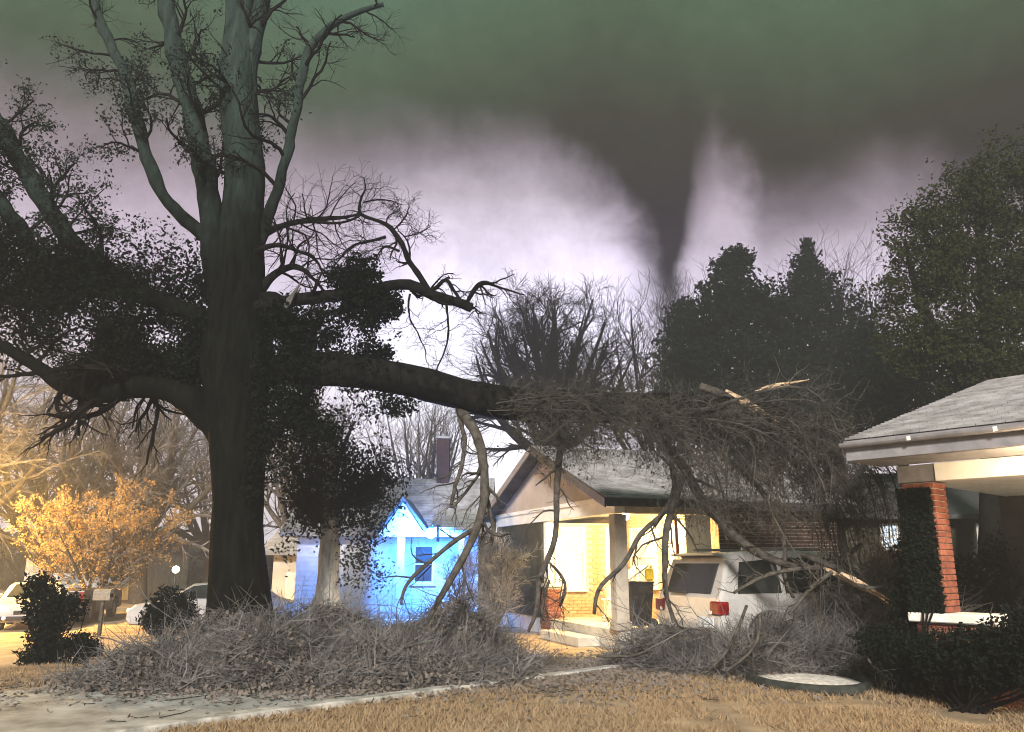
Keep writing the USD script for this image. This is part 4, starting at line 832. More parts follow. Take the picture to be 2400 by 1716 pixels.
big_br = [
 [(1080, 960, 34, 12.2), (1110, 1010, 34, 12.0), (1130, 1090, 32, 11.8), (1133, 1180, 30, 11.7), (1115, 1260, 26, 11.5), (1065, 1340, 24, 11.3), (1025, 1400, 20, 11.2), (1000, 1460, 14, 11.1)],
 [(1120, 1235, 14, 11.6), (1075, 1270, 15, 11.4), (1010, 1310, 13, 11.3), (960, 1350, 12, 11.2), (940, 1385, 9, 11.1), (938, 1420, 6, 11.0)],
 [(1070, 950, 16, 12.3), (1082, 1000, 15, 12.2), (1082, 1070, 13, 12.0), (1070, 1130, 12, 11.9), (1055, 1190, 9, 11.8)],
 [(1130, 1100, 8, 11.8), (1100, 1140, 8, 11.8), (1060, 1190, 7, 11.7)],
 [(1140, 1090, 14, 12.1), (1150, 1180, 13, 11.9), (1160, 1230, 11, 11.8), (1150, 1280, 8, 11.7)],
 [(1330, 1000, 24, 11.9), (1318, 1080, 22, 11.6), (1304, 1180, 20, 11.4), (1296, 1280, 19, 11.2), (1272, 1360, 18, 11.0), (1250, 1440, 14, 10.9), (1238, 1480, 9, 10.9)],
 [(1290, 1320, 10, 11.2), (1308, 1350, 9, 11.1), (1316, 1390, 8, 11.1), (1312, 1420, 6, 11.0)], [(1288, 1360, 8, 11.1), (1278, 1400, 8, 11.0), (1268, 1460, 6, 10.9)],
 [(1572, 1080, 20, 11.6), (1574, 1150, 19, 11.4), (1545, 1200, 17, 11.2), (1505, 1260, 16, 11.0), (1460, 1320, 15, 10.9), (1420, 1370, 13, 10.8), (1392, 1440, 10, 10.7)],
 [(1600, 1120, 24, 11.4), (1580, 1190, 24, 11.2), (1565, 1260, 22, 11.0), (1556, 1310, 21, 10.9), (1565, 1380, 17, 10.7), (1580, 1460, 12, 10.6)],
 [(1520, 1010, 30, 11.7), (1590, 1090, 32, 11.4), (1640, 1170, 32, 11.2), (1710, 1240, 30, 11.0), (1790, 1295, 26, 10.8), (1870, 1330, 18, 10.6)],
 [(1690, 1060, 14, 11.4), (1760, 1140, 16, 11.2), (1820, 1210, 16, 11.0), (1836, 1280, 14, 10.8), (1835, 1350, 11, 10.7), (1860, 1400, 8, 10.5)],
 [(2020, 1275, 12, 10.4), (1930, 1310, 16, 10.4), (1850, 1335, 14, 10.3), (1780, 1360, 11, 10.2), (1720, 1390, 8, 10.1)],
 [(1640, 905, 26, 12.4), (1700, 922, 24, 12.35), (1790, 976, 20, 12.35), (1860, 1016, 14, 12.4), (1930, 1070, 9, 12.5), (1990, 1150, 5, 12.6)], [(1880, 1298, 16, 10.4), (1930, 1326, 20, 10.35), (2005, 1371, 17, 10.35), (2080, 1420, 10, 10.3), (2140, 1470, 5, 10.2)],
 [(1950, 1340, 14, 10.0), (1900, 1390, 11, 9.9), (1850, 1440, 8, 9.8)], [(2010, 1370, 12, 9.9), (2060, 1380, 9, 9.8), (2110, 1360, 7, 9.8), (2160, 1330, 4, 9.8)],
 [(1750, 1420, 9, 10.3), (1720, 1470, 8, 10.1), (1690, 1540, 7, 10.0), (1660, 1570, 5, 9.9)], [(1780, 1440, 8, 10.2), (1770, 1510, 8, 10.0), (1700, 1575, 5, 9.9)],
 [(2030, 1540, 7, 8.9), (2050, 1570, 6, 8.8), (2075, 1590, 5, 8.7)], [(1330, 1600, 3, 11), (1400, 1535, 6, 11.0), (1480, 1527, 7, 11.0), (1530, 1522, 3, 11.0)][1:],
]
def crook(q, k):
    r_ = np.random.default_rng(900 + k); n_ = len(q)
    return [(a[0] + (r_.normal() * 7 if 0 < i < n_ - 1 else 0), a[1] + (r_.normal() * 5 if 0 < i < n_ - 1 else 0), a[2] * 0.66 + 1.5, a[3] + 0.6 + 1.3 * float(sstep(1150, 1450, a[0]))) for i, a in enumerate(q)]
BLP = [limb(crook(q, k), FY, 26) for k, q in enumerate(big_br)]
for q in BLP:
    v_, f_ = tubes(q[0][None], q[1][None], 9); v_ = v_ + (meshkit.fbm(v_ * 4, 3, 9)[:, None] - 0.5) * 0.055
    part('branch', (v_, f_), 'grey_bark', fall, smooth=True)
p0, r0 = np.stack([q[0] for q in BLP]), np.stack([q[1] for q in BLP])
a_ = grow(rng, p0, r0, 7, 0.2, 1.0, 50, 0.7, 7, 0.25, (0.1, 0, -0.3), 0.4, rmin=0.004); b_ = grow(rng, *a_, 4, 0.2, 1.0, 45, 0.35, 5, 0.25, (0, 0, -0.3), 0.6, rmin=0.003)
tw = [tubes(*a_, 4), tubes(*b_, 3)]
# the brushy crown hanging from the trunk's right half
def curtain(n, t0, t1, px_to, py_to, spread, r_a, sag):
    i0 = (t0 + (t1 - t0) * rng.random(n)) * 59; ii = i0.astype(int).clip(0, 58); st = fp[ii] + rng.normal(size=(n, 3)) * np.array([0.12, 0.10, 0.06]) - np.array([0, 0, 0.16])
    u = rng.random(n); out = []
    for k in range(n):
        e = P(px_to[0] + (px_to[1] - px_to[0]) * u[k] + rng.normal() * spread, py_to[0] + (py_to[1] - py_to[0]) * rng.random() + rng.normal() * spread * 0.4, 11.9 + 1.3 * rng.random())
        mid = (st[k] + e) / 2 + np.array([0.25 * (e[0] - st[k][0]), -0.2, sag * np.linalg.norm(e - st[k])]) + rng.normal(size=3) * 0.26
        out.append(spline(np.array([st[k], (st[k] + mid) / 2 + rng.normal(size=3) * 0.05 + [0, 0, 0.03], mid, e]), 14))
    r = r_a * (0.5 + rng.random(n))[:, None] * np.linspace(1, 0.25, 14)[None]
    return np.stack(out), r
cA = curtain(40, 0.55, 0.92, (1640, 2040), (1100, 1235), 34, 0.020, 0.13)
cC = curtain(40, 0.72, 1.0, (1930, 2120), (1250, 1480), 30, 0.016, 0.2)
cB = curtain(56, 0.36, 0.72, (1260, 1570), (1000, 1050), 16, 0.010, 0.04)
cD = curtain(60, 0.6, 0.9, (1610, 2010), (1060, 1220), 24, 0.013, 0.08)
clv = []
for c_, m1 in ((cA, 13), (cB, 13), (cC, 14), (cD, 14)):
    a_ = grow(rng, *c_, m1 - 3, 0.15, 1.0, 50, 0.8, 7, 0.34, (0.15, -0.05, -0.3), 0.55, rmin=0.004); b_ = grow(rng, *a_, 6, 0.15, 1.0, 52, 0.36, 5, 0.34, (0.1, 0, -0.25), 0.6, rmin=0.003); clv.append(b_[0][::3, -1] + rng.normal(size=(len(b_[0][::3]), 3)) * 0.02); 
    tw += [tubes(*c_, 5), tubes(*a_, 3), tubes(*b_, 3)]
part('twigs', join(tw), 'twig', fall, kind='stuff')
part('leaves', leaves(rng, np.concatenate(clv), 0.05, 0.6), 'dead_leaf_dark', fall, kind='stuff')

# ------------------------------------------------------------------ heaps of twigs and leaf litter
def heap(seed, regions, ntw, nleaf, lab, mat_t='debris_twig', mat_l='dead_leaf', L=0.45):
    """regions: (px, py, rx m, ry m, height m, share): mounds of broken twigs standing on the ground where the pixel meets it"""
    r_ = np.random.default_rng(seed); tot = sum(q[5] for q in regions); lines, rads, lv = [], [], []
    for (px, py, rx, ry, hh, sh) in regions:
        c = G(px, py) if not isinstance(px, tuple) else np.array([px[0], px[1], 0]); n = int(ntw * sh / tot)
        q = r_.normal(size=(n, 2)) * 0.55; rr_ = np.linalg.norm(q, axis=1); q = q / np.maximum(1, rr_ / 1.15)[:, None]
        x, y = c[0] + q[:, 0] * rx, c[1] + q[:, 1] * ry
        top = hh * np.exp(-1.3 * (q ** 2).sum(1)) * (0.55 + 0.9 * meshkit.noise(np.stack([x * 1.3, y * 1.3, 0 * x], 1), seed))
        z = gz(x, y) + 0.02 + top * r_.random(n) ** 0.6
        d = r_.normal(size=(n, 3)) * np.array([1, 1, 0.55]); d[:, 2] += 0.12; d /= np.linalg.norm(d, axis=1, keepdims=True); l = L * (0.35 + 1.1 * r_.random(n) ** 2)[:, None]
        p0_ = np.stack([x, y, z], 1); k1 = p0_ + d * l * 0.5 + r_.normal(size=(n, 3)) * 0.035; p2 = k1 + (d + r_.normal(size=(n, 3)) * 0.45) * l * 0.5
        lines.append(np.stack([p0_, k1, p2], 1)); r0_ = 0.003 + 0.008 * r_.random(n) ** 3; rads.append(r0_[:, None] * np.array([1, 0.8, 0.45]))
        n = int(nleaf * sh / tot); q = r_.normal(size=(n, 2)) * 0.62; x, y = c[0] + q[:, 0] * rx, c[1] + q[:, 1] * ry
        top = hh * np.exp(-1.3 * (q ** 2).sum(1)) * (0.55 + 0.9 * meshkit.noise(np.stack([x * 1.3, y * 1.3, 0 * x], 1), seed))
        lv.append(np.stack([x, y, gz(x, y) + 0.02 + top * (0.35 + 0.65 * r_.random(n))], 1))
    Pt, R = np.concatenate(lines), np.concatenate(rads)
    Pt[..., 2] = np.maximum(Pt[..., 2], gz(Pt[..., 0], Pt[..., 1]) + 0.008)
    h_ = thing('brush_pile', lab, 'brush pile', Pt[:, 0].mean(0) * np.array([1, 1, 0]))
    part('twigs', tubes(Pt, R, 3), mat_t, h_, kind='stuff')
    nb = 46; w_ = np.array([q[5] for q in regions], float); pick = r_.choice(len(regions), nb, p=w_ / w_.sum()); ln = []
    for k in pick:
        (c0, c1), _, rx, ry, hh, _s = regions[k]; st = np.array([c0 + r_.normal() * rx * 0.5, c1 + r_.normal() * ry * 0.4, 0]); st[2] = gz(st[0], st[1]) + hh * 0.5 * r_.random() + 0.03
        a = r_.random() * 6.283; l = 0.5 + 1.5 * r_.random() ** 2; e = st + l * np.array([math.cos(a), 0.4 * math.sin(a), 0.1 + 0.65 * r_.random() ** 2]); mid = (st + e) / 2 + r_.normal(size=3) * 0.08 * l + [0, 0, 0.08 * l]
        ln.append(spline(np.array([st, mid, e]), 9) + r_.normal(size=(9, 3)) * 0.012 * l)
    ln = np.stack(ln); ln[..., 2] = np.maximum(ln[..., 2], gz(ln[..., 0], ln[..., 1]) + 0.02); rl_ = (0.007 + 0.02 * r_.random(nb) ** 2)[:, None] * np.linspace(1, 0.35, 9)
    sb = grow(r_, ln, rl_, 5, 0.3, 1.0, 45, -0.35, 6, 0.25, (0, 0, 0.1), 0.5, rmin=0.003); sc_ = grow(r_, *sb, 4, 0.2, 1.0, 42, -0.4, 4, 0.25, (0, 0, 0.05), 0.6, rmin=0.0025)
    part('branches', join([tubes(ln, rl_, 6), tubes(*sb, 4), tubes(*sc_, 3)]), mat_t, h_, kind='stuff')
    if nleaf: part('leaves', leaves(r_, np.concatenate(lv), 0.075, 0.7), mat_l, h_, kind='stuff')
heap(31, [((-3.9, 12.6), 0, 1.3, 0.9, 1.05, 3), ((-2.6, 12.9), 0, 1.4, 0.9, 1.0, 3), ((-1.4, 13.0), 0, 1.4, 0.9, 0.95, 3), ((-0.6, 13.3), 0, 0.9, 0.9, 0.6, 1.6), ((-3.2, 11.6), 0, 1.5, 0.7, 0.55, 2), ((-1.7, 11.7), 0, 1.6, 0.7, 0.6, 2.4), ((-4.6, 11.6), 0, 1.2, 0.7, 0.5, 1.4), ((-0.8, 12.2), 0, 0.9, 0.6, 0.3, 1.0)], 30000, 26000,
     'wide grey heap of broken twigs and dead leaves around the big trunk')
heap(32, [((2.2, 13.3), 0, 0.6, 0.45, 0.5, 1.2), ((3.1, 13.0), 0, 0.9, 0.5, 0.36, 3), ((4.2, 12.8), 0, 1.0, 0.55, 0.62, 3.4), ((5.2, 12.7), 0, 0.9, 0.6, 0.75, 3), ((3.6, 12.55), 0, 1.3, 0.35, 0.4, 1.5), ((6.1, 13.5), 0, 0.9, 0.8, 2.1, 4), ((6.3, 12.3), 0, 0.8, 0.6, 0.9, 2)], 30000, 9000,
     'brown heap of broken branches in front of the parked SUV')
# thin broken twigs lying about on the drive and the lawn edge
r_ = np.random.default_rng(34); n = 520
x = np.concatenate([-2.2 + 2.6 * r_.normal(size=n), 0.9 + 1.1 * r_.normal(size=n // 2)]); y = np.concatenate([11.3 + 0.9 * r_.normal(size=n), 12.9 + 0.9 * r_.normal(size=n // 2)]); n = len(x)
a = r_.random(n) * 6.283; l = 0.08 + 0.5 * r_.random(n) ** 3; d = np.stack([np.cos(a), np.sin(a), 0 * a], 1); p0_ = np.stack([x, y, gz(x, y) + 0.022], 1)
single('scattered_twigs', tubes(np.stack([p0_, p0_ + d * (l / 2)[:, None] + r_.normal(size=(n, 3)) * [0.03, 0.03, 0.004], p0_ + d * l[:, None] + [0, 0, 0.008]], 1), np.full((n, 3), 0.005), 4), 'twig', 'thin broken twigs scattered over the pale drive', 'twigs', kind='stuff')
# loose leaves strewn over the drive
r_ = np.random.default_rng(33); n = 9000
q = np.stack([0.6 + 1.0 * r_.normal(size=n), 12.9 + 0.9 * r_.normal(size=n)], 1); q2 = np.stack([-2 + 3.0 * r_.normal(size=2500), 11.2 + 0.8 * r_.normal(size=2500)], 1); q = np.vstack([q, q2])
single('fallen_leaves', leaves(r_, np.column_stack([q, gz(q[:, 0], q[:, 1]) + 0.03 + 0.03 * r_.random(len(q))]), 0.06, 0.65, up=0.6), 'dead_leaf', 'pale dead leaves strewn over the drive before the lit porch', 'fallen leaves', kind='stuff')

# ------------------------------------------------------------------ shrubs and trees
def shrub(name, label, px, py_base, Y, blobs, mat_='evergreen_leaf', size=0.07, stems=7, z=None, group=None, twigs=False):
    r_ = np.random.default_rng(abs(hash_(label)) % 100000)
    b = P(px, py_base, Y); b[2] = gz(b[0], b[1])
    t_ = thing(name, label, 'shrub', b, group)
    pts = blob_points(r_, blobs, Y, 1.0, 0.9); pts[:, 2] = np.maximum(pts[:, 2], gz(pts[:, 0], pts[:, 1]) + 0.03)
    part('foliage', leaves(r_, pts, size), mat_, t_, kind='stuff')
    tg = pts[r_.integers(0, len(pts), stems * 6)]
    ln = np.stack([spline(np.array([b + r_.normal(size=3) * [0.08, 0.08, 0], (b + q) / 2 + r_.normal(size=3) * 0.06, q]), 6) for q in tg])
    part('stems', tubes(ln, np.full((len(ln), 6), 0.012) * np.linspace(1.2, 0.4, 6), 4), 'dark_twig', t_)
    return t_, b
def hash_(s):
    h_ = 7
    for ch_ in s: h_ = (h_ * 31 + ord(ch_)) % 1000003
    return h_
shrub('dark_shrub', 'tall dark lopsided shrub at the left edge before the silver car', 110, 1550, 14.5, [(108, 1420, 60, 52, 1800), (95, 1370, 40, 30, 500), (160, 1425, 46, 36, 800), (110, 1490, 46, 46, 1200), (100, 1540, 62, 40, 1500)], size=0.07)
shrub('round_bush', 'clipped round dark green bush left of the big trunk', 395, 1475, 15.5, [(398, 1430, 64, 52, 3800), (370, 1445, 40, 36, 900), (430, 1440, 36, 40, 900)], size=0.055)
shrub('low_bush', 'low dark bush at the foot of the tall lopsided shrub', 185, 1530, 14.0, [(185, 1512, 46, 30, 1400), (215, 1522, 26, 18, 500)], size=0.06)
br_ = limb([(95, 1370, 8), (115, 1350, 12), (130, 1338, 9), (150, 1322, 4)], 14.4, 10)
rng = np.random.default_rng(51)
shrub('dark_hedge', 'black straggly bushes under the brick column at right', 2260, 1640, 9.6, [(2140, 1545, 70, 70, 2200, 10.3), (2220, 1540, 80, 62, 2600, 9.7), (2310, 1540, 90, 74, 3200, 9.3), (2410, 1520, 90, 100, 3600, 8.9), (2480, 1500, 70, 120, 1600, 8.6)], size=0.055, stems=22)
shrub('dark_hedge', 'dark bushes standing between the heap of branches and the brick column', 2110, 1560, 10.8, [(2135, 1420, 55, 110, 2000), (2150, 1350, 40, 120, 1200), (2150, 1260, 30, 100, 600), (2080, 1510, 80, 50, 1200)], size=0.06, stems=16)

shrub('dark_hedge', 'dark bush seen under the roof of the right-hand porch', 2300, 1440, 13.4, [(2300, 1370, 100, 80, 2600), (2390, 1340, 80, 110, 2400), (2200, 1400, 60, 60, 900)], size=0.07, stems=14)

def bare_tree(name, label, px, Y, ytop, spread, trunk_w, seed, mat_='dark_twig', bark='dark_bark', z0=None, fan=0.55, up=0.35, n1=9, n2=9, n3=6, n4=4, split=0.25, group=None, lean=0.0, rmin=0.006, leaf=None, cat='tree', wob=0.16, bl=1.0):
    """a leafless tree whose fan of twigs reaches pixel row ytop, spread in px"""
    r_ = np.random.default_rng(seed); b = P(px, 1340, Y); b[2] = gz(b[0], b[1]); topz = P(px, ytop, Y)[2]; Hh = topz - b[2]; sp = spread * (Y / ray(px, 1100)[1]) / F
    t_ = thing(name, label, cat, b, group)
    th = Hh * split; q = spline(np.array([b, b + [0.05 * Hh * r_.normal() * 0.3, 0, th * 0.5], b + [lean * Hh * 0.2, 0, th]]), 8); rb = trunk_w * (Y / ray(px, 1100)[1]) / F / 2
    main = []
    for k in range(n1):
        a = 2.39996 * k + r_.random() * 0.5; rr_ = math.sqrt((k + 0.5) / n1); e = b + np.array([math.cos(a) * sp * rr_, math.sin(a) * sp * 0.8 * rr_, 0]); 
        e[2] = b[2] + Hh * (0.60 + 0.40 * math.sqrt(max(0, 1 - (rr_ * 0.92) ** 2))) * (0.9 + 0.1 * r_.random())
        s0 = q[-1 - int(r_.integers(0, 3))]; m_ = s0 + (e - s0) * 0.5 + np.array([0, 0, -fan * 0.12 * Hh * rr_]) + r_.normal(size=3) * 0.05 * sp
        main.append(spline(np.array([s0, m_, e]), 12))
    main = np.stack(main); mr = rb * 0.55 * np.linspace(1, 0.15, 12)[None] * (0.7 + 0.5 * r_.random(n1))[:, None]
    part('trunk', join([tubes(q[None], (rb * np.linspace(1.15, 0.8, 8))[None], 10), tubes(main, mr, 6)]), bark, t_, smooth=True)
    a_ = grow(r_, main, mr, n2, 0.15, 1.0, 42, 0.26 * bl * Hh, 7, wob, (0, 0, up), 0.5, rmin=rmin); b_ = grow(r_, *a_, n3, 0.2, 1.0, 36, 0.13 * bl * Hh, 5, wob, (0, 0, up), 0.55, rmin=rmin); c_ = grow(r_, *b_, n4, 0.25, 1.0, 32, 0.07 * bl * Hh, 4, wob, (0, 0, up), 0.6, rmin=rmin * 0.8)
    part('crown', join([tubes(*a_, 4), tubes(*b_, 3), tubes(*c_, 3)]), mat_, t_, kind='stuff')
    if leaf:
        pts = np.concatenate([c_[0][:, 1:].reshape(-1, 3), b_[0][:, 2:].reshape(-1, 3)]); pts = pts[r_.random(len(pts)) < leaf[2]] ; pts = pts + r_.normal(size=pts.shape) * 0.04
        part('leaves', leaves(r_, pts, leaf[1]), leaf[0], t_, kind='stuff')
    return t_
bare_tree('round_tree', 'round-crowned bare tree rising behind the brick house roof', 1290, 34, 672, 225, 46, 61, n1=30, n2=10, n3=7, n4=6, split=0.60, up=0.0, rmin=0.009, wob=0.16, bl=0.55)
bare_tree('bare_tree', 'hazy bare tree in the gap between the round-crowned tree and the tall conifers', 1560, 42, 690, 150, 26, 62, n1=10, n2=9, n3=6, n4=3, split=0.35, rmin=0.011)
bare_tree('bare_tree', 'bare tree with thin twigs between and behind the two dark conifers', 1990, 40, 640, 170, 30, 63, n1=12, n2=9, n3=6, n4=3, split=0.4, rmin=0.010)
bare_tree('bare_tree', 'thin bare tree standing behind the white cottage roof', 980, 36, 900, 150, 22, 64, n1=12, n2=9, n3=6, n4=4, split=0.35, rmin=0.008, mat_='twig', bark='grey_bark')
bare_tree('bare_tree', 'bare tree just right of the big trunk, behind the pale-trunked evergreen', 690, 33, 880, 150, 26, 65, n1=10, n2=9, n3=6, n4=4, split=0.35, rmin=0.008, mat_='twig', bark='grey_bark')
bare_tree('bare_tree', 'brown bare tree at the far left edge, drooping twigs over the silver car', -190, 34, 760, 330, 50, 66, n1=16, n2=10, n3=7, n4=4, split=0.3, up=-0.25, rmin=0.009, mat_='debris_twig', bark='grey_bark')
bare_tree('bare_tree', 'brown bare tree behind the golden tree, its twigs filling the gap under the low limb', 330, 44, 880, 260, 36, 67, n1=16, n2=10, n3=7, n4=5, split=0.3, up=-0.15, rmin=0.012, mat_='debris_twig', bark='grey_bark')
bare_tree('bare_tree', 'dim bare tree directly left of the big trunk, farthest back', 480, 50, 1010, 150, 26, 68, n1=10, n2=9, n3=6, n4=5, split=0.3, rmin=0.012, mat_='twig', bark='grey_bark')
bare_tree('bare_tree', 'brown tangle of a bare tree low behind the golden tree at the left edge', 110, 40, 860, 300, 36, 85, n1=18, n2=10, n3=7, n4=5, split=0.2, up=-0.1, rmin=0.009, mat_='debris_twig', bark='grey_bark')
bare_tree('bare_shrub', 'pale leafless shrub in front of the dark left wall of the brick house', 1165, 18.5, 1265, 62, 8, 91, n1=16, n2=10, n3=6, n4=3, split=0.12, up=0.1, fan=0.1, rmin=0.004, mat_='pale_twig', bark='grey_bark', cat='shrub')
bare_tree('bare_shrub', 'pale leafless shrub at the foot of the white cottage wall, right of its door', 1085, 20.5, 1290, 50, 8, 92, n1=14, n2=9, n3=6, n4=3, split=0.12, up=0.1, fan=0.1, rmin=0.004, mat_='pale_twig', bark='grey_bark', cat='shrub')
bare_tree('golden_tree', 'small many-stemmed tree glowing golden orange beside the street', 225, 31.5, 1160, 195, 30, 69, n1=16, n2=9, n3=6, n4=4, split=0.16, up=0.25, fan=0.2, rmin=0.007, mat_='debris_twig', bark='grey_bark', leaf=('golden_leaf', 0.10, 1.0))

def conifer(label, px, Y, ytop, halfw, seed, base=0.06, n=9000, size=0.3, mat_='evergreen_leaf', power=0.8):
    r_ = np.random.default_rng(seed); b = P(px, 1340, Y); b[2] = gz(b[0], b[1]); topz = P(px, ytop, Y)[2]; Hh = topz - b[2]; w = halfw * (Y / ray(px, 900)[1]) / F
    t_ = thing('conifer', label, 'tree', b)
    part('trunk', tubes(np.stack([b, b + [0, 0, Hh * 0.5], b + [0, 0, Hh * 0.97]])[None], np.array([[w * 0.11, w * 0.06, 0.03]]), 8), 'dark_bark', t_)
    t = r_.random(n) ** 0.75; a = r_.random(n) * 6.283; rad = w * (1 - t) ** power * (0.72 + 0.5 * meshkit.noise(np.stack([np.cos(a) * 2.2, np.sin(a) * 2.2, t * 9], 1), seed)) * r_.random(n) ** 0.35
    pts = b + np.stack([np.cos(a) * rad, np.sin(a) * rad, Hh * (base + (1 - base) * t) - rad * 0.18], 1)
    part('crown', leaves(r_, pts, size, 0.6), mat_, t_, kind='stuff')
def evergreen(label, px, Y, blobs, seed, tip, size=0.22, per=1.0):
    r_ = np.random.default_rng(seed); b = P(px, 1340, Y); b[2] = gz(b[0], b[1]); topz = P(px, tip, Y)[2]
    b[0] = P(px, tip, Y)[0]; t_ = thing('conifer', label, 'tree', b)
    part('trunk', tubes(np.stack([b, b + [0, 0, (topz - b[2]) * 0.5], b + [0, 0, topz - b[2] - 0.3]])[None], np.array([[0.3, 0.2, 0.05]]), 8), 'dark_bark', t_)
    pts = blob_points(r_, blobs, Y, per, 0.9, 0.5); pts[:, 2] = np.maximum(pts[:, 2], gz(pts[:, 0], pts[:, 1]) + 0.1)
    part('crown', leaves(r_, pts, size, 0.5), 'evergreen_leaf', t_, kind='stuff')
evergreen('dark blunt conifer, left of the two standing above the broken trunk', 1725, 33, [(1728, 610, 42, 36, 900), (1700, 625, 36, 30, 500), (1715, 690, 84, 66, 2600), (1680, 760, 104, 70, 3000), (1690, 850, 150, 90, 4600), (1720, 960, 170, 90, 4200), (1790, 720, 70, 60, 1300), (1800, 880, 110, 80, 2200), (1620, 920, 90, 80, 1800)], 71, 590)
evergreen('dark pointed conifer, right of the two standing above the broken trunk', 1893, 34, [(1893, 580, 16, 28, 260), (1890, 615, 36, 34, 600), (1905, 665, 66, 44, 1500), (1880, 730, 104, 70, 2800), (1900, 830, 140, 90, 4200), (1930, 940, 170, 90, 4600), (1990, 740, 70, 70, 1000), (2040, 860, 110, 90, 2400), (1800, 780, 60, 60, 900)], 72, 560)
evergreen('low dark conifer at the right end of the round-crowned tree', 1590, 36, [(1600, 725, 40, 30, 500), (1610, 780, 70, 56, 1300), (1600, 860, 80, 70, 1600), (1610, 950, 90, 80, 1600)], 73, 705)
evergreen('dark conifer rising over the grey porch roof', 2080, 31, [(2040, 800, 60, 60, 900), (2080, 880, 120, 80, 2400), (2110, 960, 150, 80, 2800), (2000, 1000, 120, 80, 1900), (2200, 900, 100, 70, 1200)], 74, 760)
# broad olive tree over the right-hand house
r_ = np.random.default_rng(75); OY = 20.0; b = P(2330, 1330, OY); b[2] = 0
ot = thing('olive_tree', 'big dull olive leafy tree filling the upper right behind the porch roof', 'tree', b)
lim_o = [limb([(2330, 1330, 70), (2330, 1000, 56), (2320, 800, 40), (2300, 600, 24), (2290, 430, 10)], OY, 16), limb([(2330, 1000, 40), (2220, 830, 30), (2150, 680, 18), (2120, 560, 8)], OY, 16), limb([(2330, 950, 40), (2440, 780, 30), (2500, 600, 16), (2520, 450, 8)], OY, 16)]
part('trunk', tubes(np.stack([q[0] for q in lim_o]), np.stack([q[1] for q in lim_o]), 9), 'dark_bark', ot, smooth=True)
ob = [(2180, 560, 110, 110, 3000), (2290, 470, 130, 110, 3400), (2420, 430, 140, 120, 3400), (2170, 680, 120, 100, 3200), (2300, 620, 150, 120, 4500), (2440, 600, 140, 140, 4000), (2230, 800, 140, 90, 3400), (2370, 770, 150, 110, 4200), (2500, 760, 120, 140, 3000), (2330, 880, 140, 70, 2200), (2140, 800, 80, 90, 1200), (2560, 520, 120, 160, 2600)]
part('crown', leaves(r_, blob_points(r_, ob, OY, 3.4, 0.8, 0.55, 0.35), 0.10), 'olive_leaf', ot, kind='stuff')
# evergreen with the pale trunk, in front of the cottage
r_ = np.random.default_rng(76); MY = 16.5; b = G(768, 1425, 0.0); b = P(768, 1425, MY); b[2] = 0
mg = thing('pale_trunk_tree', 'spreading dark evergreen on a whitish trunk in front of the cottage', 'tree', b)
mt = limb([(762, 1500, 110), (766, 1425, 76), (768, 1370, 52), (772, 1300, 48), (774, 1200, 42), (775, 1100, 30), (778, 980, 14)], MY, 20)
v_, f_ = tubes(mt[0][None], mt[1][None], 14); v_ = v_ + (meshkit.fbm(v_ * np.array([4, 4, 1.2]), 3, 5)[:, None] - 0.5) * 0.09
part('trunk', (v_, f_), 'pale_bark', mg, smooth=True)
ml = [limb([(774, 1230, 20), (720, 1150, 14), (680, 1080, 8)], MY, 12), limb([(774, 1200, 22), (840, 1140, 16), (910, 1110, 8)], MY, 12), limb([(775, 1150, 18), (800, 1060, 12), (830, 990, 6)], MY, 12)]
part('limb', tubes(np.stack([q[0] for q in ml]), np.stack([q[1] for q in ml]), 7), 'grey_bark', mg, smooth=True)
mb = [(770, 1110, 110, 100, 2600), (860, 1120, 90, 76, 2000), (910, 1150, 50, 46, 700), (820, 1190, 110, 52, 1900), (720, 1090, 60, 90, 1200), (760, 1010, 80, 70, 1100), (720, 1190, 60, 50, 700), (840, 1030, 60, 60, 500), (860, 1250, 60, 50, 400), (690, 1010, 50, 70, 500), (760, 1230, 60, 50, 500), (850, 1330, 70, 70, 500), (690, 1270, 50, 60, 300)]
part('crown', leaves(r_, blob_points(r_, mb, MY, 2.4, 0.85, 0.5, 0.4), 0.075), 'magnolia_leaf', mg, kind='stuff')

# far band of scrub that closes the horizon
r_ = np.random.default_rng(77); n = 26000; x = r_.uniform(-75, 85, n); y = 62 + 14 * r_.random(n); hz = 2.2 + 3.2 * meshkit.fbm(np.stack([x * 0.12, y * 0.05, 0 * x], 1), 4, 3)
single('scrub', leaves(r_, np.stack([x, y, gz(x, y) + hz * r_.random(n) ** 0.8], 1), 0.8, 0.7), 'magnolia_leaf', 'far dark band of scrub along the horizon', 'scrub', kind='stuff')

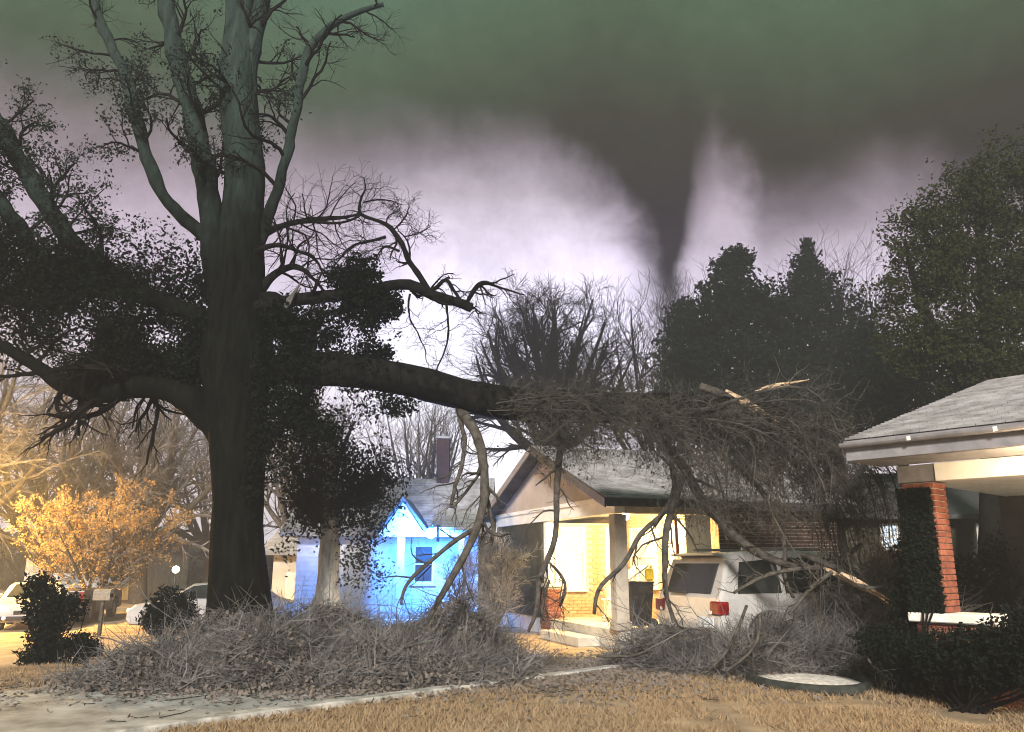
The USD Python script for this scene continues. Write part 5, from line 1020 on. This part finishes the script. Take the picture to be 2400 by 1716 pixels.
# ------------------------------------------------------------------ far houses, street things
def far_house(label, px0, px1, Y, zw, zr, wmat, wins, roofm='dark_shingle'):
    x0, x1 = P(px0, 1330, Y)[0], P(px1, 1330, Y)[0]; fr = Frame((x0, Y, gz(x0, Y)), (1, 0)); Wd = x1 - x0
    t_ = thing('far_house', label, 'house', fr.p(Wd / 2, 3, 0))
    part('wall', fr.box((0, 0, 0), (Wd, 7, zw)), wmat, t_)
    m = trimesh.convex.convex_hull(np.array([[x, yy, z] for x in (-0.4, Wd + 0.4) for yy, z in ((-0.5, zw + 0.003), (3.5, zr), (7.5, zw + 0.003), (-0.5, zw + 0.12))])); part('roof', fr.mesh(m.vertices, m.faces), roofm, t_)
    for a, b_, z0, z1, mt_ in wins:
        w = part('window', [fr.box((a, -0.06, z0), (b_, 0, z0 + 0.06)), fr.box((a, -0.06, z1 - 0.06), (b_, 0, z1)), fr.box((a, -0.06, z0 + 0.06), (a + 0.06, 0, z1 - 0.06)), fr.box((b_ - 0.06, -0.06, z0 + 0.06), (b_, 0, z1 - 0.06)), fr.box(((a + b_) / 2 - 0.025, -0.055, z0 + 0.06), ((a + b_) / 2 + 0.025, -0.012, z1 - 0.06)), fr.box((a + 0.06, -0.05, (z0 + z1) / 2 - 0.025), (b_ - 0.06, -0.013, (z0 + z1) / 2 + 0.025))], 'white_paint', t_)
        part('pane', fr.box((a + 0.06, -0.01, z0 + 0.06), (b_ - 0.06, -0.004, z1 - 0.06)), mt_, w)
    return fr
far_house('pale house glimpsed behind the golden tree across the street', 60, 330, 48, 2.6, 4.2, 'far_siding', [(2.0, 3.2, 0.9, 2.1, 'warm_window'), (4.2, 5.4, 0.9, 2.1, 'dark_trim')])
far_house('small grey-gabled house between the big trunk and the pale-trunked evergreen', 640, 800, 30, 2.3, 3.9, 'far_siding', [(0.5, 1.1, 0.7, 1.7, 'warm_window')], 'shingle')
rf = far_house('dark house seen through the right-hand porch, with bluish lit windows', 1990, 2420, 22, 2.7, 4.3, 'brown_wall', [(0.9, 1.4, 1.9, 2.9 - 0.3, 'lit_window'), (3.45, 4.0, 1.9, 2.6, 'lit_window')], 'dark_trim')
# street lamp just outside the left edge
lp = np.array([-21.5, 27.5, -0.5])
sl_ = thing('street_lamp', 'tall street lamp with an amber head by the road at left', 'street lamp', lp)
part('pole', trimesh.creation.cone(0.10, 0.02).apply_scale(1) if False else tubes(np.array([[lp, lp + [0, 0, 3], lp + [0, 0, 5.6]]]), np.array([[0.1, 0.075, 0.05]]), 14), 'metal_grey', sl_, smooth=True)
part('arm', tubes(np.array([[lp + [0, 0, 5.55], lp + [0.9, 0.15, 5.9], lp + [1.8, 0.3, 5.95]]]), np.array([[0.045, 0.04, 0.035]]), 10), 'metal_grey', sl_, smooth=True)
hd = part('lamp_head', box(lp + [2.05, 0.34, 5.96], (0.62, 0.3, 0.14), 0.16, 0.04), 'metal_grey', sl_)
part('lens', trimesh.creation.icosphere(2, 0.14).apply_scale((1.6, 0.9, 0.5)).apply_translation(lp + [2.1, 0.35, 5.86]), 'street_bulb', hd, smooth=True)
# mailbox by the street
mbp = P(240, 1420, 25.0); mbp[2] = gz(mbp[0], mbp[1])
mbx = thing('mailbox', 'tan rounded mailbox on a post right of the dark pickup', 'mailbox', mbp)
part('post', box(mbp + [0, 0, 0.5], (0.09, 0.09, 1.0)), 'grey_bark', mbx)
cyl = trimesh.creation.cylinder(0.13, 0.5, sections=24); cyl.apply_transform(trimesh.transformations.rotation_matrix(math.pi / 2, [0, 1, 0])); cyl.apply_translation(mbp + [0, 0, 1.2])
part('box', [cyl, box(mbp + [0, 0, 1.10], (0.5, 0.258, 0.19))], 'mailbox_metal', mbx, smooth=30)
part('door', box(mbp + [-0.258, 0, 1.15], (0.012, 0.24, 0.26), 0, 0.004), 'dark_trim', mbx)
# trash bin with a pale lid, left of the SUV, and the yellow jug on it
bn = H.p(0.60, 0.37, FL); bnF = Frame(bn, H.u)
tb_ = thing('trash_bin', 'black wheeled trash bin with a propped pale lid at the porch corner post', 'trash bin', bn)
m = trimesh.convex.convex_hull(np.array([[sx * a, sy * a, z] for z, a in ((0.06, 0.19), (0.84, 0.25)) for sx in (-1, 1) for sy in (-1, 1)])); part('body', bnF.mesh(m.vertices, m.faces), 'plastic_black', tb_)
part('rim', bnF.box((-0.265, -0.265, 0.842), (0.265, 0.265, 0.88), 0.01), 'plastic_black', tb_)
ld = trimesh.creation.box((0.52, 0.52, 0.035)); ld.apply_transform(trimesh.transformations.rotation_matrix(-0.55, [0, 1, 0])); ld.apply_translation((-0.08, 0, 1.035)); part('lid', bnF.mesh(ld.vertices, ld.faces), 'bin_lid', tb_)
for s_ in (-1, 1):
    wh = trimesh.creation.cylinder(0.1, 0.06, sections=18); wh.apply_transform(trimesh.transformations.rotation_matrix(math.pi / 2, [1, 0, 0])); wh.apply_translation((0.2, s_ * 0.24, 0.1)); part('wheel', bnF.mesh(wh.vertices, wh.faces), 'tyre', tb_)
jg = bnF.p(0.2, -0.18, 1.005)
yj = thing('yellow_jug', 'bright yellow plastic jug standing on the rim of the trash bin', 'jug', jg - [0, 0, 0.122])
part('body', box(jg, (0.17, 0.12, 0.24), 0.4, 0.035), 'yellow_plastic', yj); part('cap', trimesh.creation.cylinder(0.03, 0.05, sections=14).apply_translation(jg + [0.03, 0, 0.148]), 'yellow_plastic', yj)
# round pale bed with a dark edge on the lawn
rc = (G(1900, 1580) + G(1890, 1632)) / 2; rx = (G(2025, 1605) - G(1775, 1605))[0] / 2; ry = (G(1900, 1580) - G(1890, 1632))[1] / 2 * 0.95
rb_ = thing('round_bed', 'pale round gravel bed with a raised dark rim on the lawn', 'garden bed', rc)
th_ = np.linspace(0, 2 * math.pi, 49)[:-1]
ringp = np.stack([rc[0] + rx * np.cos(th_), rc[1] + ry * np.sin(th_), 0 * th_ + 0.05], 1); ringp[:, :2] += 0.04 * (meshkit.noise(ringp * 3, 4)[:, None] - 0.5)
v_, f_ = tubes(np.vstack([ringp, ringp[:2]])[None], np.full((1, 50), 0.075), 9); part('rim', (v_, f_), 'dark_rubber', rb_, smooth=True)
gv, gff = [rc + [0, 0, 0.085]], []
for k, s_ in enumerate((0.35, 0.7, 0.96)): gv += list(np.stack([rc[0] + rx * s_ * np.cos(th_), rc[1] + ry * s_ * np.sin(th_), np.full(48, 0.085 - 0.02 * k)], 1))
for i in range(48):
    j = (i + 1) % 48; gff.append([0, 1 + i, 1 + j])
    for k in range(2): a = 1 + 48 * k; gff += [[a + i, a + 48 + i, a + 48 + j], [a + i, a + 48 + j, a + j]]
gv = np.array(gv); gv[:, 2] += 0.03 * (meshkit.fbm(gv * 6, 3, 2) - 0.5); part('gravel', (gv, np.array(gff)), 'pale_gravel', rb_, smooth=True)
# white flowers / lamp glint by the golden tree
wl = P(412, 1335, 32.0)
wt = thing('garden_lamp', 'small white glowing globe lamp at the right foot of the golden tree', 'lamp', [wl[0], wl[1], gz(wl[0], wl[1])])
part('pole', trimesh.creation.cylinder(0.03, segment=[[wl[0], wl[1], gz(wl[0], wl[1])], wl - [0, 0, 0.12]], sections=10), 'dark_trim', wt)
part('globe', trimesh.creation.icosphere(2, 0.14).apply_translation(wl), 'white_bulb', wt, smooth=True)
